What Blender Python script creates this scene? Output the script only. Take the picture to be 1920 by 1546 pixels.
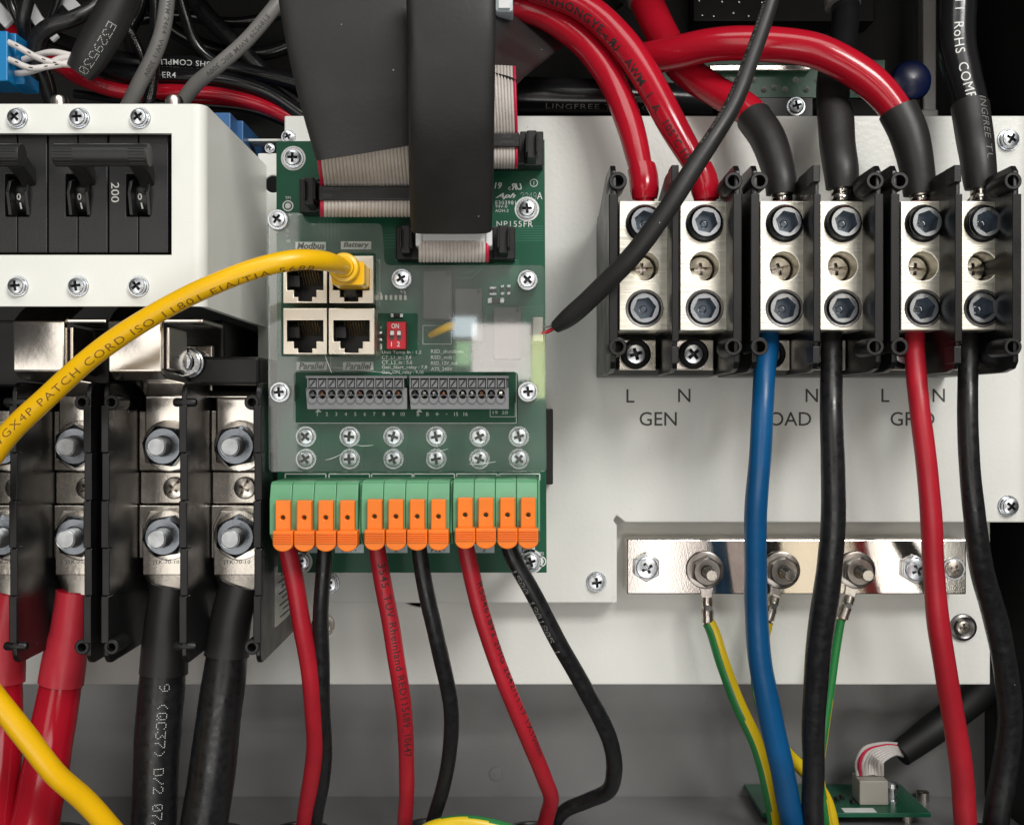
import bpy, bmesh, math, random
from mathutils import Vector, noise
random.seed(7)
PI = math.pi
# ------------------------------------------------------------------ frame of reference
# lengths in millimetres: x right, y up, h towards the viewer (h = 0 is the face of the white mounting plate)
D = 400.0            # camera distance from the plate
S = 0.1875           # millimetres per photo pixel on the plate
CX, CY = 960.0, 773.0
scene = bpy.context.scene
for o in list(bpy.data.objects):
    bpy.data.objects.remove(o)
COL = scene.collection

def w(x, y, h):
    return Vector((x * .001, -h * .001, y * .001))
def K(h):
    return S * (D - h) / D
def X(px, h):
    return (px - CX) * K(h)
def Y(py, h):
    return -(py - CY) * K(h)
def P(px, py, h):
    return (X(px, h), Y(py, h), h)

# ------------------------------------------------------------------ camera
cam = bpy.data.cameras.new('camera')
cam.sensor_fit = 'HORIZONTAL'
cam.angle = 2 * math.atan(1920 * S / 2 / D)
cam.clip_start = 0.01
cam.clip_end = 50
camo = bpy.data.objects.new('camera', cam)
COL.objects.link(camo)
camo.location = (0, -D * .001, 0)
camo.rotation_euler = (PI / 2, 0, 0)
scene.camera = camo

# ------------------------------------------------------------------ world and lamps
world = bpy.data.worlds.new('World')
scene.world = world
world.use_nodes = True
bg = world.node_tree.nodes['Background']
bg.inputs['Color'].default_value = (1.0, 0.985, 0.96, 1)
bg.inputs['Strength'].default_value = 0.06

def area(name, loc, target, sx, sy, watt, color=(1, 1, 1)):
    L = bpy.data.lights.new(name, 'AREA')
    L.shape = 'RECTANGLE'
    L.size = sx
    L.size_y = sy
    L.energy = watt
    L.color = color
    o = bpy.data.objects.new(name, L)
    COL.objects.link(o)
    o.location = loc
    d = Vector(target) - Vector(loc)
    o.rotation_euler = d.to_track_quat('-Z', 'Y').to_euler()
    return o

# lamps, added fills and strips set for reflections, in front of the open cabinet
area('overhead_lamp', (0.0, -0.75, 0.95), (0, 0, -0.02), 1.0, 0.40, 5.0, (1, .985, .95))
area('low_fill', (-0.05, -1.30, -0.66), (0, 0, 0), 1.0, 0.30, 3.8, (1, .985, .95))  # added fill for the lower plate and the shadows under the board
area('key_lamp', (0.46, -1.05, 0.68), (0, 0, -0.02), 0.45, 0.28, 10.5, (1, .985, .95))
area('wide_fill', (-0.50, -1.25, 0.02), (0, 0, 0), 0.42, 0.95, 2.4, (1, .96, .90))  # added fill that brightens the nickel pads on the left
for lx, lw, lu, ll, lc in ((0.208, .080, .38, .22, (1, .95, .94)), (0.305, .040, .12, .030, (1, .80, .78)), (0.425, .100, .42, .14, (1, .88, .68)), (0.565, .075, .34, .26, (1, .98, .93))):
    area('window_strip', (lx, -1.25, 0.26), (0, 0, 0), lw, 0.45, lu, lc)
    area('window_strip', (lx, -1.25, -0.24), (0, 0, 0), lw, 0.40, ll, lc)
area('reflection_lamp', (-0.0145, -1.25, 0.082), (0, 0, 0), 0.080, 0.076, 0.14, (1, .90, .86))  # added emitters, together forming the patch reflected in the clear cover
area('reflection_lamp', (-0.0640, -1.25, 0.116), (0, 0, 0), 0.033, 0.027, 0.020, (.80, .94, 1))
area('reflection_lamp', (-0.0660, -1.25, 0.080), (0, 0, 0), 0.020, 0.032, 0.0095, (.62, 1, .55))
area('reflection_lamp', (0.0360, -1.25, 0.062), (0, 0, 0), 0.019, 0.085, 0.034, (.95, 1, .48))

vs = scene.view_settings
vs.view_transform = 'Standard'
vs.look = 'None'
vs.exposure = 0.0
vs.gamma = 1.0
vs.use_curve_mapping = False
scene.render.engine = 'CYCLES'
scene.cycles.max_bounces = 8
scene.cycles.transparent_max_bounces = 12

# ------------------------------------------------------------------ materials
MATS = {}
def srgb(r, g, b):
    f = lambda c: (c / 255 / 12.92) if c / 255 <= .04045 else ((c / 255 + .055) / 1.055) ** 2.4
    return (f(r), f(g), f(b))
def mat(name, col, rough=.4, metal=0., bump=0., bscale=900., vary=0., vscale=60., stretch=None, coat=0., rvary=0., spec=.5, dust=0., dcol=(.55, .53, .5)):
    m = bpy.data.materials.new(name)
    m.use_nodes = True
    nt = m.node_tree
    N, L = nt.nodes, nt.links
    b = N['Principled BSDF']
    b.inputs['Base Color'].default_value = (*col, 1)
    b.inputs['Roughness'].default_value = rough
    b.inputs['Metallic'].default_value = metal
    b.inputs['Specular IOR Level'].default_value = spec
    if coat:
        b.inputs['Coat Weight'].default_value = coat
        b.inputs['Coat Roughness'].default_value = .08
    tc = N.new('ShaderNodeTexCoord')
    mp = N.new('ShaderNodeMapping')
    L.new(tc.outputs['Object'], mp.inputs['Vector'])
    if stretch:
        mp.inputs['Scale'].default_value = stretch
    if vary or rvary:
        n = N.new('ShaderNodeTexNoise')
        n.inputs['Scale'].default_value = vscale
        n.inputs['Detail'].default_value = 5
        L.new(mp.outputs[0], n.inputs['Vector'])
        if vary:
            r = N.new('ShaderNodeMapRange')
            r.inputs['From Min'].default_value = .3
            r.inputs['From Max'].default_value = .7
            r.inputs['To Min'].default_value = 1 - vary
            r.inputs['To Max'].default_value = 1 + vary * .6
            L.new(n.outputs['Fac'], r.inputs['Value'])
            mx = N.new('ShaderNodeVectorMath')
            mx.operation = 'SCALE'
            mx.inputs[0].default_value = col
            L.new(r.outputs[0], mx.inputs['Scale'])
            last = mx.outputs[0]
            L.new(last, b.inputs['Base Color'])
        if rvary:
            r2 = N.new('ShaderNodeMapRange')
            r2.inputs['From Min'].default_value = .3
            r2.inputs['From Max'].default_value = .7
            r2.inputs['To Min'].default_value = max(.03, rough - rvary)
            r2.inputs['To Max'].default_value = rough + rvary
            L.new(n.outputs['Fac'], r2.inputs['Value'])
            L.new(r2.outputs[0], b.inputs['Roughness'])
    if dust:
        n3 = N.new('ShaderNodeTexVoronoi')
        n3.inputs['Scale'].default_value = 160
        L.new(tc.outputs['Object'], n3.inputs['Vector'])
        lt = N.new('ShaderNodeMath')
        lt.operation = 'LESS_THAN'
        lt.inputs[1].default_value = .035
        L.new(n3.outputs['Distance'], lt.inputs[0])
        ns = N.new('ShaderNodeTexNoise')
        ns.inputs['Scale'].default_value = 90
        L.new(tc.outputs['Object'], ns.inputs['Vector'])
        gt = N.new('ShaderNodeMath')
        gt.operation = 'GREATER_THAN'
        gt.inputs[1].default_value = .56
        L.new(ns.outputs['Fac'], gt.inputs[0])
        mu = N.new('ShaderNodeMath')
        mu.operation = 'MULTIPLY'
        L.new(lt.outputs[0], mu.inputs[0])
        L.new(gt.outputs[0], mu.inputs[1])
        m2 = N.new('ShaderNodeMath')
        m2.operation = 'MULTIPLY'
        m2.inputs[1].default_value = dust
        L.new(mu.outputs[0], m2.inputs[0])
        mix = N.new('ShaderNodeMix')
        mix.data_type = 'RGBA'
        L.new(m2.outputs[0], mix.inputs[0])
        src = b.inputs['Base Color'].links[0].from_socket if b.inputs['Base Color'].links else None
        if src:
            L.new(src, mix.inputs[6])
        else:
            mix.inputs[6].default_value = (*col, 1)
        mix.inputs[7].default_value = (*dcol, 1)
        L.new(mix.outputs[2], b.inputs['Base Color'])
    if bump:
        n2 = N.new('ShaderNodeTexNoise')
        n2.inputs['Scale'].default_value = bscale
        n2.inputs['Detail'].default_value = 3
        L.new(mp.outputs[0], n2.inputs['Vector'])
        bp = N.new('ShaderNodeBump')
        bp.inputs['Strength'].default_value = bump
        bp.inputs['Distance'].default_value = .0004
        L.new(n2.outputs['Fac'], bp.inputs['Height'])
        L.new(bp.outputs[0], b.inputs['Normal'])
    MATS[name] = m
    return m
mat('white_paint', (.77, .775, .735), .36, 0, .26, 600, .06, 16, rvary=.12, dust=.5, dcol=(.2, .18, .16))
mat('box_paint', (.80, .81, .765), .38, 0, .08, 1400, .03, 20, dust=.35, dcol=(.25, .23, .2))
mat('grey_metal', (.245, .245, .245), .42, .35, .10, 900, .16, 18)
mat('black_liner', (.006, .006, .0065), .6, 0, .1, 300, .3, 40)
mat('black_gloss', (.007, .007, .0075), .34, 0, .05, 500, .2, 80, rvary=.08, dust=.3, spec=.35)
mat('black_plastic', (.010, .010, .0105), .40, 0, .12, 1500, .25, 120, dust=.4, spec=.4)
mat('breaker_black', (.016, .016, .017), .42, 0, .10, 1800, .15, 100, dust=.35)
mat('sleeve_black', (.019, .0185, .0185), .50, 0, .12, 700, .25, 45, rvary=.12, dust=.7)
mat('cable_black', (.010, .010, .011), .36, 0, .07, 600, .25, 420, rvary=.12, dust=.5)
mat('cable_black_gloss', (.010, .010, .011), .20, 0, .08, 300, .2, 60)
mat('shrink_black', (.016, .0155, .0155), .46, 0, .16, 350, .25, 60, dust=.3)
mat('cable_red', (.42, .007, .020), .17, 0, .04, 250, .12, 40)
mat('cable_red_matte', (.42, .011, .024), .40, 0, .14, 500, .16, 60, dust=.12)
mat('shrink_red', (.55, .03, .05), .36, 0, .25, 300, .15, 60)
mat('cable_yellow', (.88, .50, .002), .34, 0, .10, 500, .10, 50)
mat('cable_blue', (.002, .080, .225), .36, 0, .14, 400, .18, 50)
mat('cable_grey', (.19, .183, .175), .45, 0, .1, 600, .15, 80)
mat('cable_white', (.66, .62, .60), .4, 0, .1, 600, .12, 120)
mat('white_plastic', (.68, .69, .70), .4, 0, .05, 600, .05, 60)
mat('pale_plastic', (.62, .72, .76), .35, 0, .05, 600, .05, 60)
mat('ivory_plastic', (.40, .38, .34), .4, 0, .05, 600, .05, 60)
mat('earth_green', (.02, .20, .05), .36, 0, .1, 500, .12, 60)
mat('earth_yellow', (.74, .52, .01), .36, 0, .1, 500, .12, 60)
mat('board_green', (.004, .088, .044), .34, 0, .05, 700, .18, 45, spec=.35)
mat('board_green_light', (.008, .095, .048), .34, 0, .05, 700, .1, 60, spec=.35)
mat('board_trace', (.03, .17, .10), .3, 0, 0)
mat('silk_white', (.74, .76, .73), .55, 0, 0, vary=.12, vscale=900)
mat('label_white', (.80, .83, .80), .5)
mat('label_print', (.08, .085, .085), .6)
mat('ink_black', (.02, .018, .018), .6)
mat('ink_grey', (.055, .053, .05), .6)
mat('ink_brown', (.17, .085, .005), .6)
mat('terminal_green', (.12, .345, .18), .38, 0, .06, 900, .08, 60)
mat('lever_orange', (.90, .20, .010), .36, 0, .08, 800, .08, 80)
mat('connector_grey', (.19, .195, .205), .42, 0, .08, 1200, .12, 100)
mat('dip_red', (.56, .012, .03), .35)
mat('blue_plastic', (.002, .19, .45), .32, 0, .05, 800)
mat('relay_blue', (.03, .12, .30), .35)
mat('varistor_blue', (.002, .007, .045), .3)
mat('relay_grey', (.060, .058, .056), .35, 0, .06, 900)
mat('ribbon_grey', (.60, .55, .51), .42, 0, .08, 900, .1, 200)
mat('ribbon_red', (.55, .015, .06), .4)
mat('nickel', (.72, .675, .62), .17, 1, .10, 260, .10, 50, rvary=.09)
mat('nickel_bar', (.80, .75, .68), .09, 1, .03, 2200, .08, 40, rvary=.04)
mat('nickel_dull', (.70, .65, .585), .27, 1, .12, 700, .14, 90, rvary=.08)
mat('tin_block', (.86, .83, .73), .40, 1, .28, 60, .16, 50, stretch=(1, 20, 34), rvary=.12)
mat('solder', (.75, .74, .70), .40, .35)
mat('recess_shade', (.085, .088, .092), .5, .7)  # darker metal paints the shade inside the screw recesses
mat('socket_shade', (.10, .125, .155), .30, .85)  # darker steel puts shading into the hex socket walls and floor
mat('zinc', (.72, .75, .79), .27, 1, .08, 900, .18, 500, rvary=.08)
mat('bolt_zinc', (.46, .475, .49), .36, 1, .2, 900, .25, 300)
mat('nut_nickel', (.34, .31, .285), .30, 1, .1, 900, .2, 300)
mat('nut_steel', (.23, .25, .28), .30, 1, .1, 900, .25, 300, rvary=.08)
mat('steel_blue', (.33, .35, .375), .27, 1, .1, 900, .2, 300, rvary=.08)
mat('dark_steel', (.16, .155, .155), .32, 1, .1, 800, .25, 300)
mat('jack_shield', (.80, .73, .62), .30, 1, .08, 500, .06, 60, rvary=.06)
mat('copper', (.60, .24, .11), .3, 1, .2, 2000)
mat('gold_pin', (.65, .48, .22), .3, 1)
mat('hole_black', (.004, .004, .004), .7)
mat('foil_label', (.50, .49, .46), .25, .8, .1, 300, .2, 60)
def clear_mat():
    m = bpy.data.materials.new('clear_acrylic')
    m.use_nodes = True
    N, L = m.node_tree.nodes, m.node_tree.links
    N.clear()
    out = N.new('ShaderNodeOutputMaterial')
    tr = N.new('ShaderNodeBsdfTransparent')
    tr.inputs[0].default_value = (.95, .965, .955, 1)
    df = N.new('ShaderNodeBsdfDiffuse')
    df.inputs[0].default_value = (.80, .82, .80, 1)
    gl = N.new('ShaderNodeBsdfGlossy')
    gl.inputs['Roughness'].default_value = .035
    gl.inputs[0].default_value = (1, 1, 1, 1)
    fr = N.new('ShaderNodeFresnel')
    fr.inputs['IOR'].default_value = 1.5
    # slightly scratched, faintly milky sheet
    tc = N.new('ShaderNodeTexCoord')
    n = N.new('ShaderNodeTexNoise')
    n.inputs['Scale'].default_value = 40
    n.inputs['Detail'].default_value = 6
    L.new(tc.outputs['Object'], n.inputs['Vector'])
    r = N.new('ShaderNodeMapRange')
    r.inputs['From Min'].default_value = .35
    r.inputs['From Max'].default_value = .75
    r.inputs['To Min'].default_value = .025
    r.inputs['To Max'].default_value = .075
    L.new(n.outputs['Fac'], r.inputs['Value'])
    m1 = N.new('ShaderNodeMixShader')
    L.new(r.outputs[0], m1.inputs[0])
    L.new(tr.outputs[0], m1.inputs[1])
    L.new(df.outputs[0], m1.inputs[2])
    m2 = N.new('ShaderNodeMixShader')
    L.new(fr.outputs[0], m2.inputs[0])
    L.new(m1.outputs[0], m2.inputs[1])
    L.new(gl.outputs[0], m2.inputs[2])
    L.new(m2.outputs[0], out.inputs['Surface'])
    MATS['clear_acrylic'] = m
clear_mat()

# ------------------------------------------------------------------ mesh builder
ORG = {}     # object name -> origin in mm
def circ(cx, cy, r, n=24, a0=0.):
    return [(cx + r * math.cos(a0 + 2 * PI * i / n), cy + r * math.sin(a0 + 2 * PI * i / n)) for i in range(n)]
def rrect(x0, x1, y0, y1, r, n=4):
    if x0 > x1: x0, x1 = x1, x0
    if y0 > y1: y0, y1 = y1, y0
    out = []
    for cx, cy, a in ((x1 - r, y1 - r, 0), (x0 + r, y1 - r, PI / 2), (x0 + r, y0 + r, PI), (x1 - r, y0 + r, 1.5 * PI)):
        for i in range(n + 1):
            t = a + PI / 2 * i / n
            out.append((cx + r * math.cos(t), cy + r * math.sin(t)))
    return out
def ppoly(pts, h):
    return [(X(a, h), Y(b, h)) for a, b in pts]
def prr(px0, px1, py0, py1, rp, h, n=4):
    return rrect(X(px0, h), X(px1, h), Y(py0, h), Y(py1, h), rp * K(h), n)
def pcirc(px, py, rp, h, n=24):
    return circ(X(px, h), Y(py, h), rp * K(h), n)

class MB:
    def __init__(s):
        s.v = []
        s.f = []
        s.m = []
    def add(s, vs_, fs, mi=0):
        b = len(s.v)
        s.v += [tuple(p) for p in vs_]
        s.f += [tuple(b + i for i in f) for f in fs]
        s.m += [mi] * len(fs)
        return s
    def box(s, x0, x1, y0, y1, h0, h1, mi=0):
        if x0 > x1: x0, x1 = x1, x0
        if y0 > y1: y0, y1 = y1, y0
        if h0 > h1: h0, h1 = h1, h0
        v = [(x, y, h) for h in (h0, h1) for y in (y0, y1) for x in (x0, x1)]
        return s.add(v, [(0, 2, 3, 1), (4, 5, 7, 6), (0, 1, 5, 4), (2, 6, 7, 3), (0, 4, 6, 2), (1, 3, 7, 5)], mi)
    def pbox(s, px0, px1, py0, py1, h0, h1, mi=0):
        return s.box(X(px0, h1), X(px1, h1), Y(py0, h1), Y(py1, h1), h0, h1, mi)
    def prism(s, poly, h0, h1, mi=0):
        a = sum(p[0] * q[1] - q[0] * p[1] for p, q in zip(poly, poly[1:] + poly[:1]))
        if a < 0: poly = poly[::-1]
        n = len(poly)
        v = [(x, y, h0) for x, y in poly] + [(x, y, h1) for x, y in poly]
        f = [tuple(range(n - 1, -1, -1)), tuple(range(n, 2 * n))]
        f += [(i, (i + 1) % n, n + (i + 1) % n, n + i) for i in range(n)]
        return s.add(v, f, mi)
    def prism_x(s, poly, x0, x1, mi=0):      # poly of (y, h)
        a = sum(p[0] * q[1] - q[0] * p[1] for p, q in zip(poly, poly[1:] + poly[:1]))
        if a < 0: poly = poly[::-1]
        if x0 > x1: x0, x1 = x1, x0
        n = len(poly)
        v = [(x0, y, h) for y, h in poly] + [(x1, y, h) for y, h in poly]
        f = [tuple(range(n - 1, -1, -1)), tuple(range(n, 2 * n))]
        f += [(i, (i + 1) % n, n + (i + 1) % n, n + i) for i in range(n)]
        return s.add(v, f, mi)
    def prism_y(s, poly, y0, y1, mi=0):      # poly of (x, h)
        a = sum(p[0] * q[1] - q[0] * p[1] for p, q in zip(poly, poly[1:] + poly[:1]))
        if a < 0: poly = poly[::-1]
        if y0 > y1: y0, y1 = y1, y0
        n = len(poly)
        v = [(x, y1, h) for x, h in poly] + [(x, y0, h) for x, h in poly]
        f = [tuple(range(n - 1, -1, -1)), tuple(range(n, 2 * n))]
        f += [(i, (i + 1) % n, n + (i + 1) % n, n + i) for i in range(n)]
        return s.add(v, f, mi)
    def plate(s, outer, holes, h0, h1, mi=0):
        bm = bmesh.new()
        def loop(pts):
            vv = [bm.verts.new((x, y, 0)) for x, y in pts]
            return [bm.edges.new((vv[i], vv[(i + 1) % len(vv)])) for i in range(len(vv))]
        ed = []
        for q in [outer] + holes:
            ed += loop(q)
        bmesh.ops.triangle_fill(bm, use_beauty=True, use_dissolve=False, edges=ed, normal=(0, 0, 1))
        bm.verts.index_update()
        vv = [(v.co.x, v.co.y) for v in bm.verts]
        ff = []
        for f in bm.faces:
            idx = [v.index for v in f.verts]
            if f.normal.z < 0: idx = idx[::-1]
            ff.append(tuple(idx))
        bm.free()
        n = len(vv)
        v = [(x, y, h0) for x, y in vv] + [(x, y, h1) for x, y in vv]
        fs = [tuple(reversed(f)) for f in ff] + [tuple(n + i for i in f) for f in ff]
        b = 0
        for k, q in enumerate([outer] + holes):
            a = sum(p[0] * r[1] - r[0] * p[1] for p, r in zip(q, q[1:] + q[:1]))
            ccw = (a > 0) == (k == 0)
            m_ = len(q)
            for i in range(m_):
                i0, i1 = b + i, b + (i + 1) % m_
                fs.append((i0, i1, n + i1, n + i0) if ccw else (i1, i0, n + i0, n + i1))
            b += m_
        return s.add(v, fs, mi)
    def lathe(s, cx, cy, prof, n=24, mi=0):   # prof (r, h), outside outline from low to high
        v = []
        f = []
        for r, h in prof:
            v += [(cx + max(r, 1e-4) * math.cos(2 * PI * i / n), cy + max(r, 1e-4) * math.sin(2 * PI * i / n), h) for i in range(n)]
        for k in range(len(prof) - 1):
            for i in range(n):
                j = (i + 1) % n
                f.append((k * n + i, k * n + j, (k + 1) * n + j, (k + 1) * n + i))
        return s.add(v, f, mi)
    def lathe_y(s, cx, ch, prof, n=24, mi=0):   # axis along y, prof (r, y)
        v = []
        f = []
        for r, y in prof:
            v += [(cx + max(r, 1e-4) * math.cos(2 * PI * i / n), y, ch + max(r, 1e-4) * math.sin(2 * PI * i / n)) for i in range(n)]
        for k in range(len(prof) - 1):
            for i in range(n):
                j = (i + 1) % n
                f.append((k * n + i, (k + 1) * n + i, (k + 1) * n + j, k * n + j))
        return s.add(v, f, mi)
    def sweep(s, path, n=18, cap=True, stripe=None):
        fr = path.frames()
        v = []
        for p, t, a, b, r in fr:
            for i in range(n):
                c = 2 * PI * i / n
                q = p + (a * math.cos(c) + b * math.sin(c)) * r
                v.append(tuple(q))
        f = []
        ms = []
        m = len(fr)
        for k in range(m - 1):
            for i in range(n):
                j = (i + 1) % n
                f.append((k * n + i, k * n + j, (k + 1) * n + j, (k + 1) * n + i))
                if stripe:
                    ms.append(stripe(i / n, k / m))
                else:
                    ms.append(0)
        if cap:
            f.append(tuple(range(n - 1, -1, -1)))
            f.append(tuple((m - 1) * n + i for i in range(n)))
            ms += [0, 0]
        b0 = len(s.v)
        s.v += v
        s.f += [tuple(b0 + i for i in q) for q in f]
        s.m += ms
        return s
    def loft(s, secs, mi=0):
        n = len(secs[0])
        v = [p for q in secs for p in q]
        f = []
        for k in range(len(secs) - 1):
            for i in range(n):
                j = (i + 1) % n
                f.append((k * n + i, k * n + j, (k + 1) * n + j, (k + 1) * n + i))
        f.append(tuple(range(n - 1, -1, -1)))
        f.append(tuple((len(secs) - 1) * n + i for i in range(n)))
        return s.add(v, f, mi)
    def mesh(s, name, org=(0, 0, 0), bevel=0., seg=2, angle=35, fix=False):
        me = bpy.data.meshes.new(name)
        me.from_pydata([w(p[0] - org[0], p[1] - org[1], p[2] - org[2]) for p in s.v], [], s.f)
        me.polygons.foreach_set('material_index', s.m)
        bm = bmesh.new()
        bm.from_mesh(me)
        if fix:
            bmesh.ops.recalc_face_normals(bm, faces=bm.faces)
        if bevel:
            bmesh.ops.remove_doubles(bm, verts=bm.verts, dist=1e-7)
            ed = [e for e in bm.edges if len(e.link_faces) == 2 and e.calc_face_angle(0) > .6]
            bmesh.ops.bevel(bm, geom=ed, offset=bevel * .001, segments=seg, profile=.5, affect='EDGES', clamp_overlap=True)
        bm.to_mesh(me)
        bm.free()
        for p in me.polygons:
            p.use_smooth = True
        me.set_sharp_from_angle(angle=math.radians(min(angle, 16) if bevel else angle))
        return me
    def build(s, name, mats, parent=None, bevel=0., seg=2, angle=35, fix=False, org=None, kind=None):
        po = ORG[parent.name] if parent else (0, 0, 0)
        if org is None:
            org = po
        me = s.mesh(name, org, bevel, seg, angle, fix)
        for q in (mats if isinstance(mats, (list, tuple)) else [mats]):
            me.materials.append(MATS[q])
        return link(name, me, parent, org, kind)

def link(name, me, parent=None, org=(0, 0, 0), kind=None, rot=0., scale=1.):
    o = bpy.data.objects.new(name, me)
    COL.objects.link(o)
    po = (0, 0, 0)
    if parent:
        o.parent = parent
        po = ORG[parent.name]
    o.location = w(org[0] - po[0], org[1] - po[1], org[2] - po[2])
    if rot:
        o.rotation_euler = (0, -rot, 0)
    if scale != 1.:
        o.scale = (scale,) * 3
    ORG[o.name] = tuple(org)
    if kind:
        o['kind'] = kind
    return o

def thing(name, label, cat, org=(0, 0, 0), group=None):
    o = bpy.data.objects.new(name, None)
    o.empty_display_size = .005
    COL.objects.link(o)
    o.location = w(*org)
    ORG[o.name] = tuple(org)
    tag(o, label, cat, group)
    return o
def tag(o, label, cat, group=None):
    o['label'] = label
    o['category'] = cat
    if group:
        o['group'] = group
    return o

# ------------------------------------------------------------------ smooth paths for cables
class Path:
    def __init__(s, pts, step=1.6, px=True, r=None):
        # pts: (px, py, h, r_px) in photo pixels unless px is False (then mm)
        q = []
        for p in pts:
            rr = p[3] if len(p) > 3 else r
            if px:
                x, y, h = P(p[0], p[1], p[2])
                q.append((x, y, h, rr * K(p[2])))
            else:
                q.append((p[0], p[1], p[2], rr))
        q = [Vector(a) for a in q]
        out = []
        for i in range(len(q) - 1):
            p0 = q[i - 1] if i else q[0] * 2 - q[1]
            p1, p2 = q[i], q[i + 1]
            p3 = q[i + 2] if i + 2 < len(q) else q[-1] * 2 - q[-2]
            L = (p2.xyz - p1.xyz).length
            n = max(2, int(L / step))
            d01 = max(1e-3, (p1 - p0).length) ** .5
            d12 = max(1e-3, (p2 - p1).length) ** .5
            d23 = max(1e-3, (p3 - p2).length) ** .5
            m1 = (p2 - p1) + d12 * ((p1 - p0) / d01 - (p2 - p0) / (d01 + d12))
            m2 = (p2 - p1) + d12 * ((p3 - p2) / d23 - (p3 - p1) / (d12 + d23))
            for k in range(n):
                t = k / n
                t2, t3 = t * t, t * t * t
                out.append(p1 * (2 * t3 - 3 * t2 + 1) + m1 * (t3 - 2 * t2 + t) + p2 * (-2 * t3 + 3 * t2) + m2 * (t3 - t2))
        out.append(q[-1])
        s.p = [a.xyz for a in out]
        s.r = [a.w for a in out]
        if px and max(s.r) > 1.8:          # hand-laid cables are never perfectly even
            s.p = [a + noise.noise_vector(a * .045) * .45 for a in s.p]
            s.r = [b * (1 + .03 * noise.noise(a * .09 + Vector((7, 3, 5)))) for a, b in zip(s.p, s.r)]
        s.L = [0.]
        for a, b in zip(s.p, s.p[1:]):
            s.L.append(s.L[-1] + (b - a).length)
    def tan(s, i):
        a = s.p[max(0, i - 1)]
        b = s.p[min(len(s.p) - 1, i + 1)]
        return (b - a).normalized()
    def frames(s):
        fr = []
        a = None
        for i, p in enumerate(s.p):
            t = s.tan(i)
            if a is None:
                a = Vector((0, 0, 1)) - t * t.z
                if a.length < .1:
                    a = Vector((0, 1, 0)) - t * t.y
            a = (a - t * a.dot(t)).normalized()
            b = t.cross(a)
            fr.append((p, t, a, b, s.r[i]))
        return fr
    def at(s, l):
        l = min(max(l, 0), s.L[-1] - 1e-6)
        lo, hi = 0, len(s.L) - 1
        while hi - lo > 1:
            m = (lo + hi) // 2
            if s.L[m] <= l: lo = m
            else: hi = m
        f = (l - s.L[lo]) / max(1e-9, s.L[hi] - s.L[lo])
        p = s.p[lo].lerp(s.p[hi], f)
        t = s.tan(lo).lerp(s.tan(hi), f).normalized()
        r = s.r[lo] * (1 - f) + s.r[hi] * f
        n = (Vector((0, 0, D)) - p)
        n = (n - t * n.dot(t)).normalized()
        return p, t, n, r
    def near(s, px, py):
        best = min(range(len(s.p)), key=lambda i: (s.p[i].x / K(s.p[i].z) + CX - px) ** 2 + (-s.p[i].y / K(s.p[i].z) + CY - py) ** 2)
        return s.L[best]

# ------------------------------------------------------------------ lettering
TXT = {}
def glyphs(body, shear=0., bold=0., space=1.):
    key = (body, shear, bold, space)
    if key in TXT: return TXT[key]
    cu = bpy.data.curves.new('lettering', 'FONT')
    cu.body = body
    cu.size = 1
    cu.resolution_u = 3
    cu.fill_mode = 'FRONT'
    cu.shear = shear
    cu.offset = bold
    cu.space_character = space
    o = bpy.data.objects.new('lettering', cu)
    COL.objects.link(o)
    dg = bpy.context.evaluated_depsgraph_get()
    me = bpy.data.meshes.new_from_object(o.evaluated_get(dg))
    v = [(a.co.x, a.co.y) for a in me.vertices]
    f = [tuple(p.vertices) for p in me.polygons]
    bpy.data.objects.remove(o)
    bpy.data.curves.remove(cu)
    bpy.data.meshes.remove(me)
    TXT[key] = norm(v, f)
    return TXT[key]
def norm(v, f):
    x0, x1 = min(a[0] for a in v), max(a[0] for a in v)
    y0, y1 = min(a[1] for a in v), max(a[1] for a in v)
    return [((a[0] - (x0 + x1) / 2) / (y1 - y0), (a[1] - (y0 + y1) / 2) / (y1 - y0)) for a in v], f, (x1 - x0) / (y1 - y0)
DOTF = {
 '0': (14, 17, 19, 21, 25, 17, 14), '1': (4, 12, 4, 4, 4, 4, 14), '2': (14, 17, 1, 2, 4, 8, 31), '3': (31, 2, 4, 2, 1, 17, 14),
 '4': (2, 6, 10, 18, 31, 2, 2), '5': (31, 16, 30, 1, 1, 17, 14), '7': (31, 1, 2, 4, 8, 8, 8), '8': (14, 17, 17, 14, 17, 17, 14),
 '9': (14, 17, 17, 15, 1, 2, 12), 'E': (31, 16, 16, 30, 16, 16, 31), 'Q': (14, 17, 17, 17, 21, 18, 13), 'C': (14, 17, 16, 16, 16, 17, 14),
 'D': (30, 17, 17, 17, 17, 17, 30), '(': (2, 4, 8, 8, 8, 4, 2), ')': (8, 4, 2, 2, 2, 4, 8), '/': (1, 1, 2, 4, 8, 16, 16), ' ': (0,) * 7,
 'A': (14, 17, 17, 31, 17, 17, 17), 'R': (30, 17, 17, 30, 20, 18, 17), 'I': (14, 4, 4, 4, 4, 4, 14), 'S': (15, 16, 16, 14, 1, 1, 30), 'O': (14, 17, 17, 17, 17, 17, 14)}
def dots(body, d=.36):
    v, f = [], []
    for k, c in enumerate(body):
        for row, bits in enumerate(DOTF[c]):
            for b in range(5):
                if bits >> (4 - b) & 1:
                    x, y = k * 6 + b, -row
                    n = len(v)
                    v += [(x - d, y), (x, y - d), (x + d, y), (x, y + d)]
                    f.append((n, n + 1, n + 2, n + 3))
    return norm(v, f)
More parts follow.
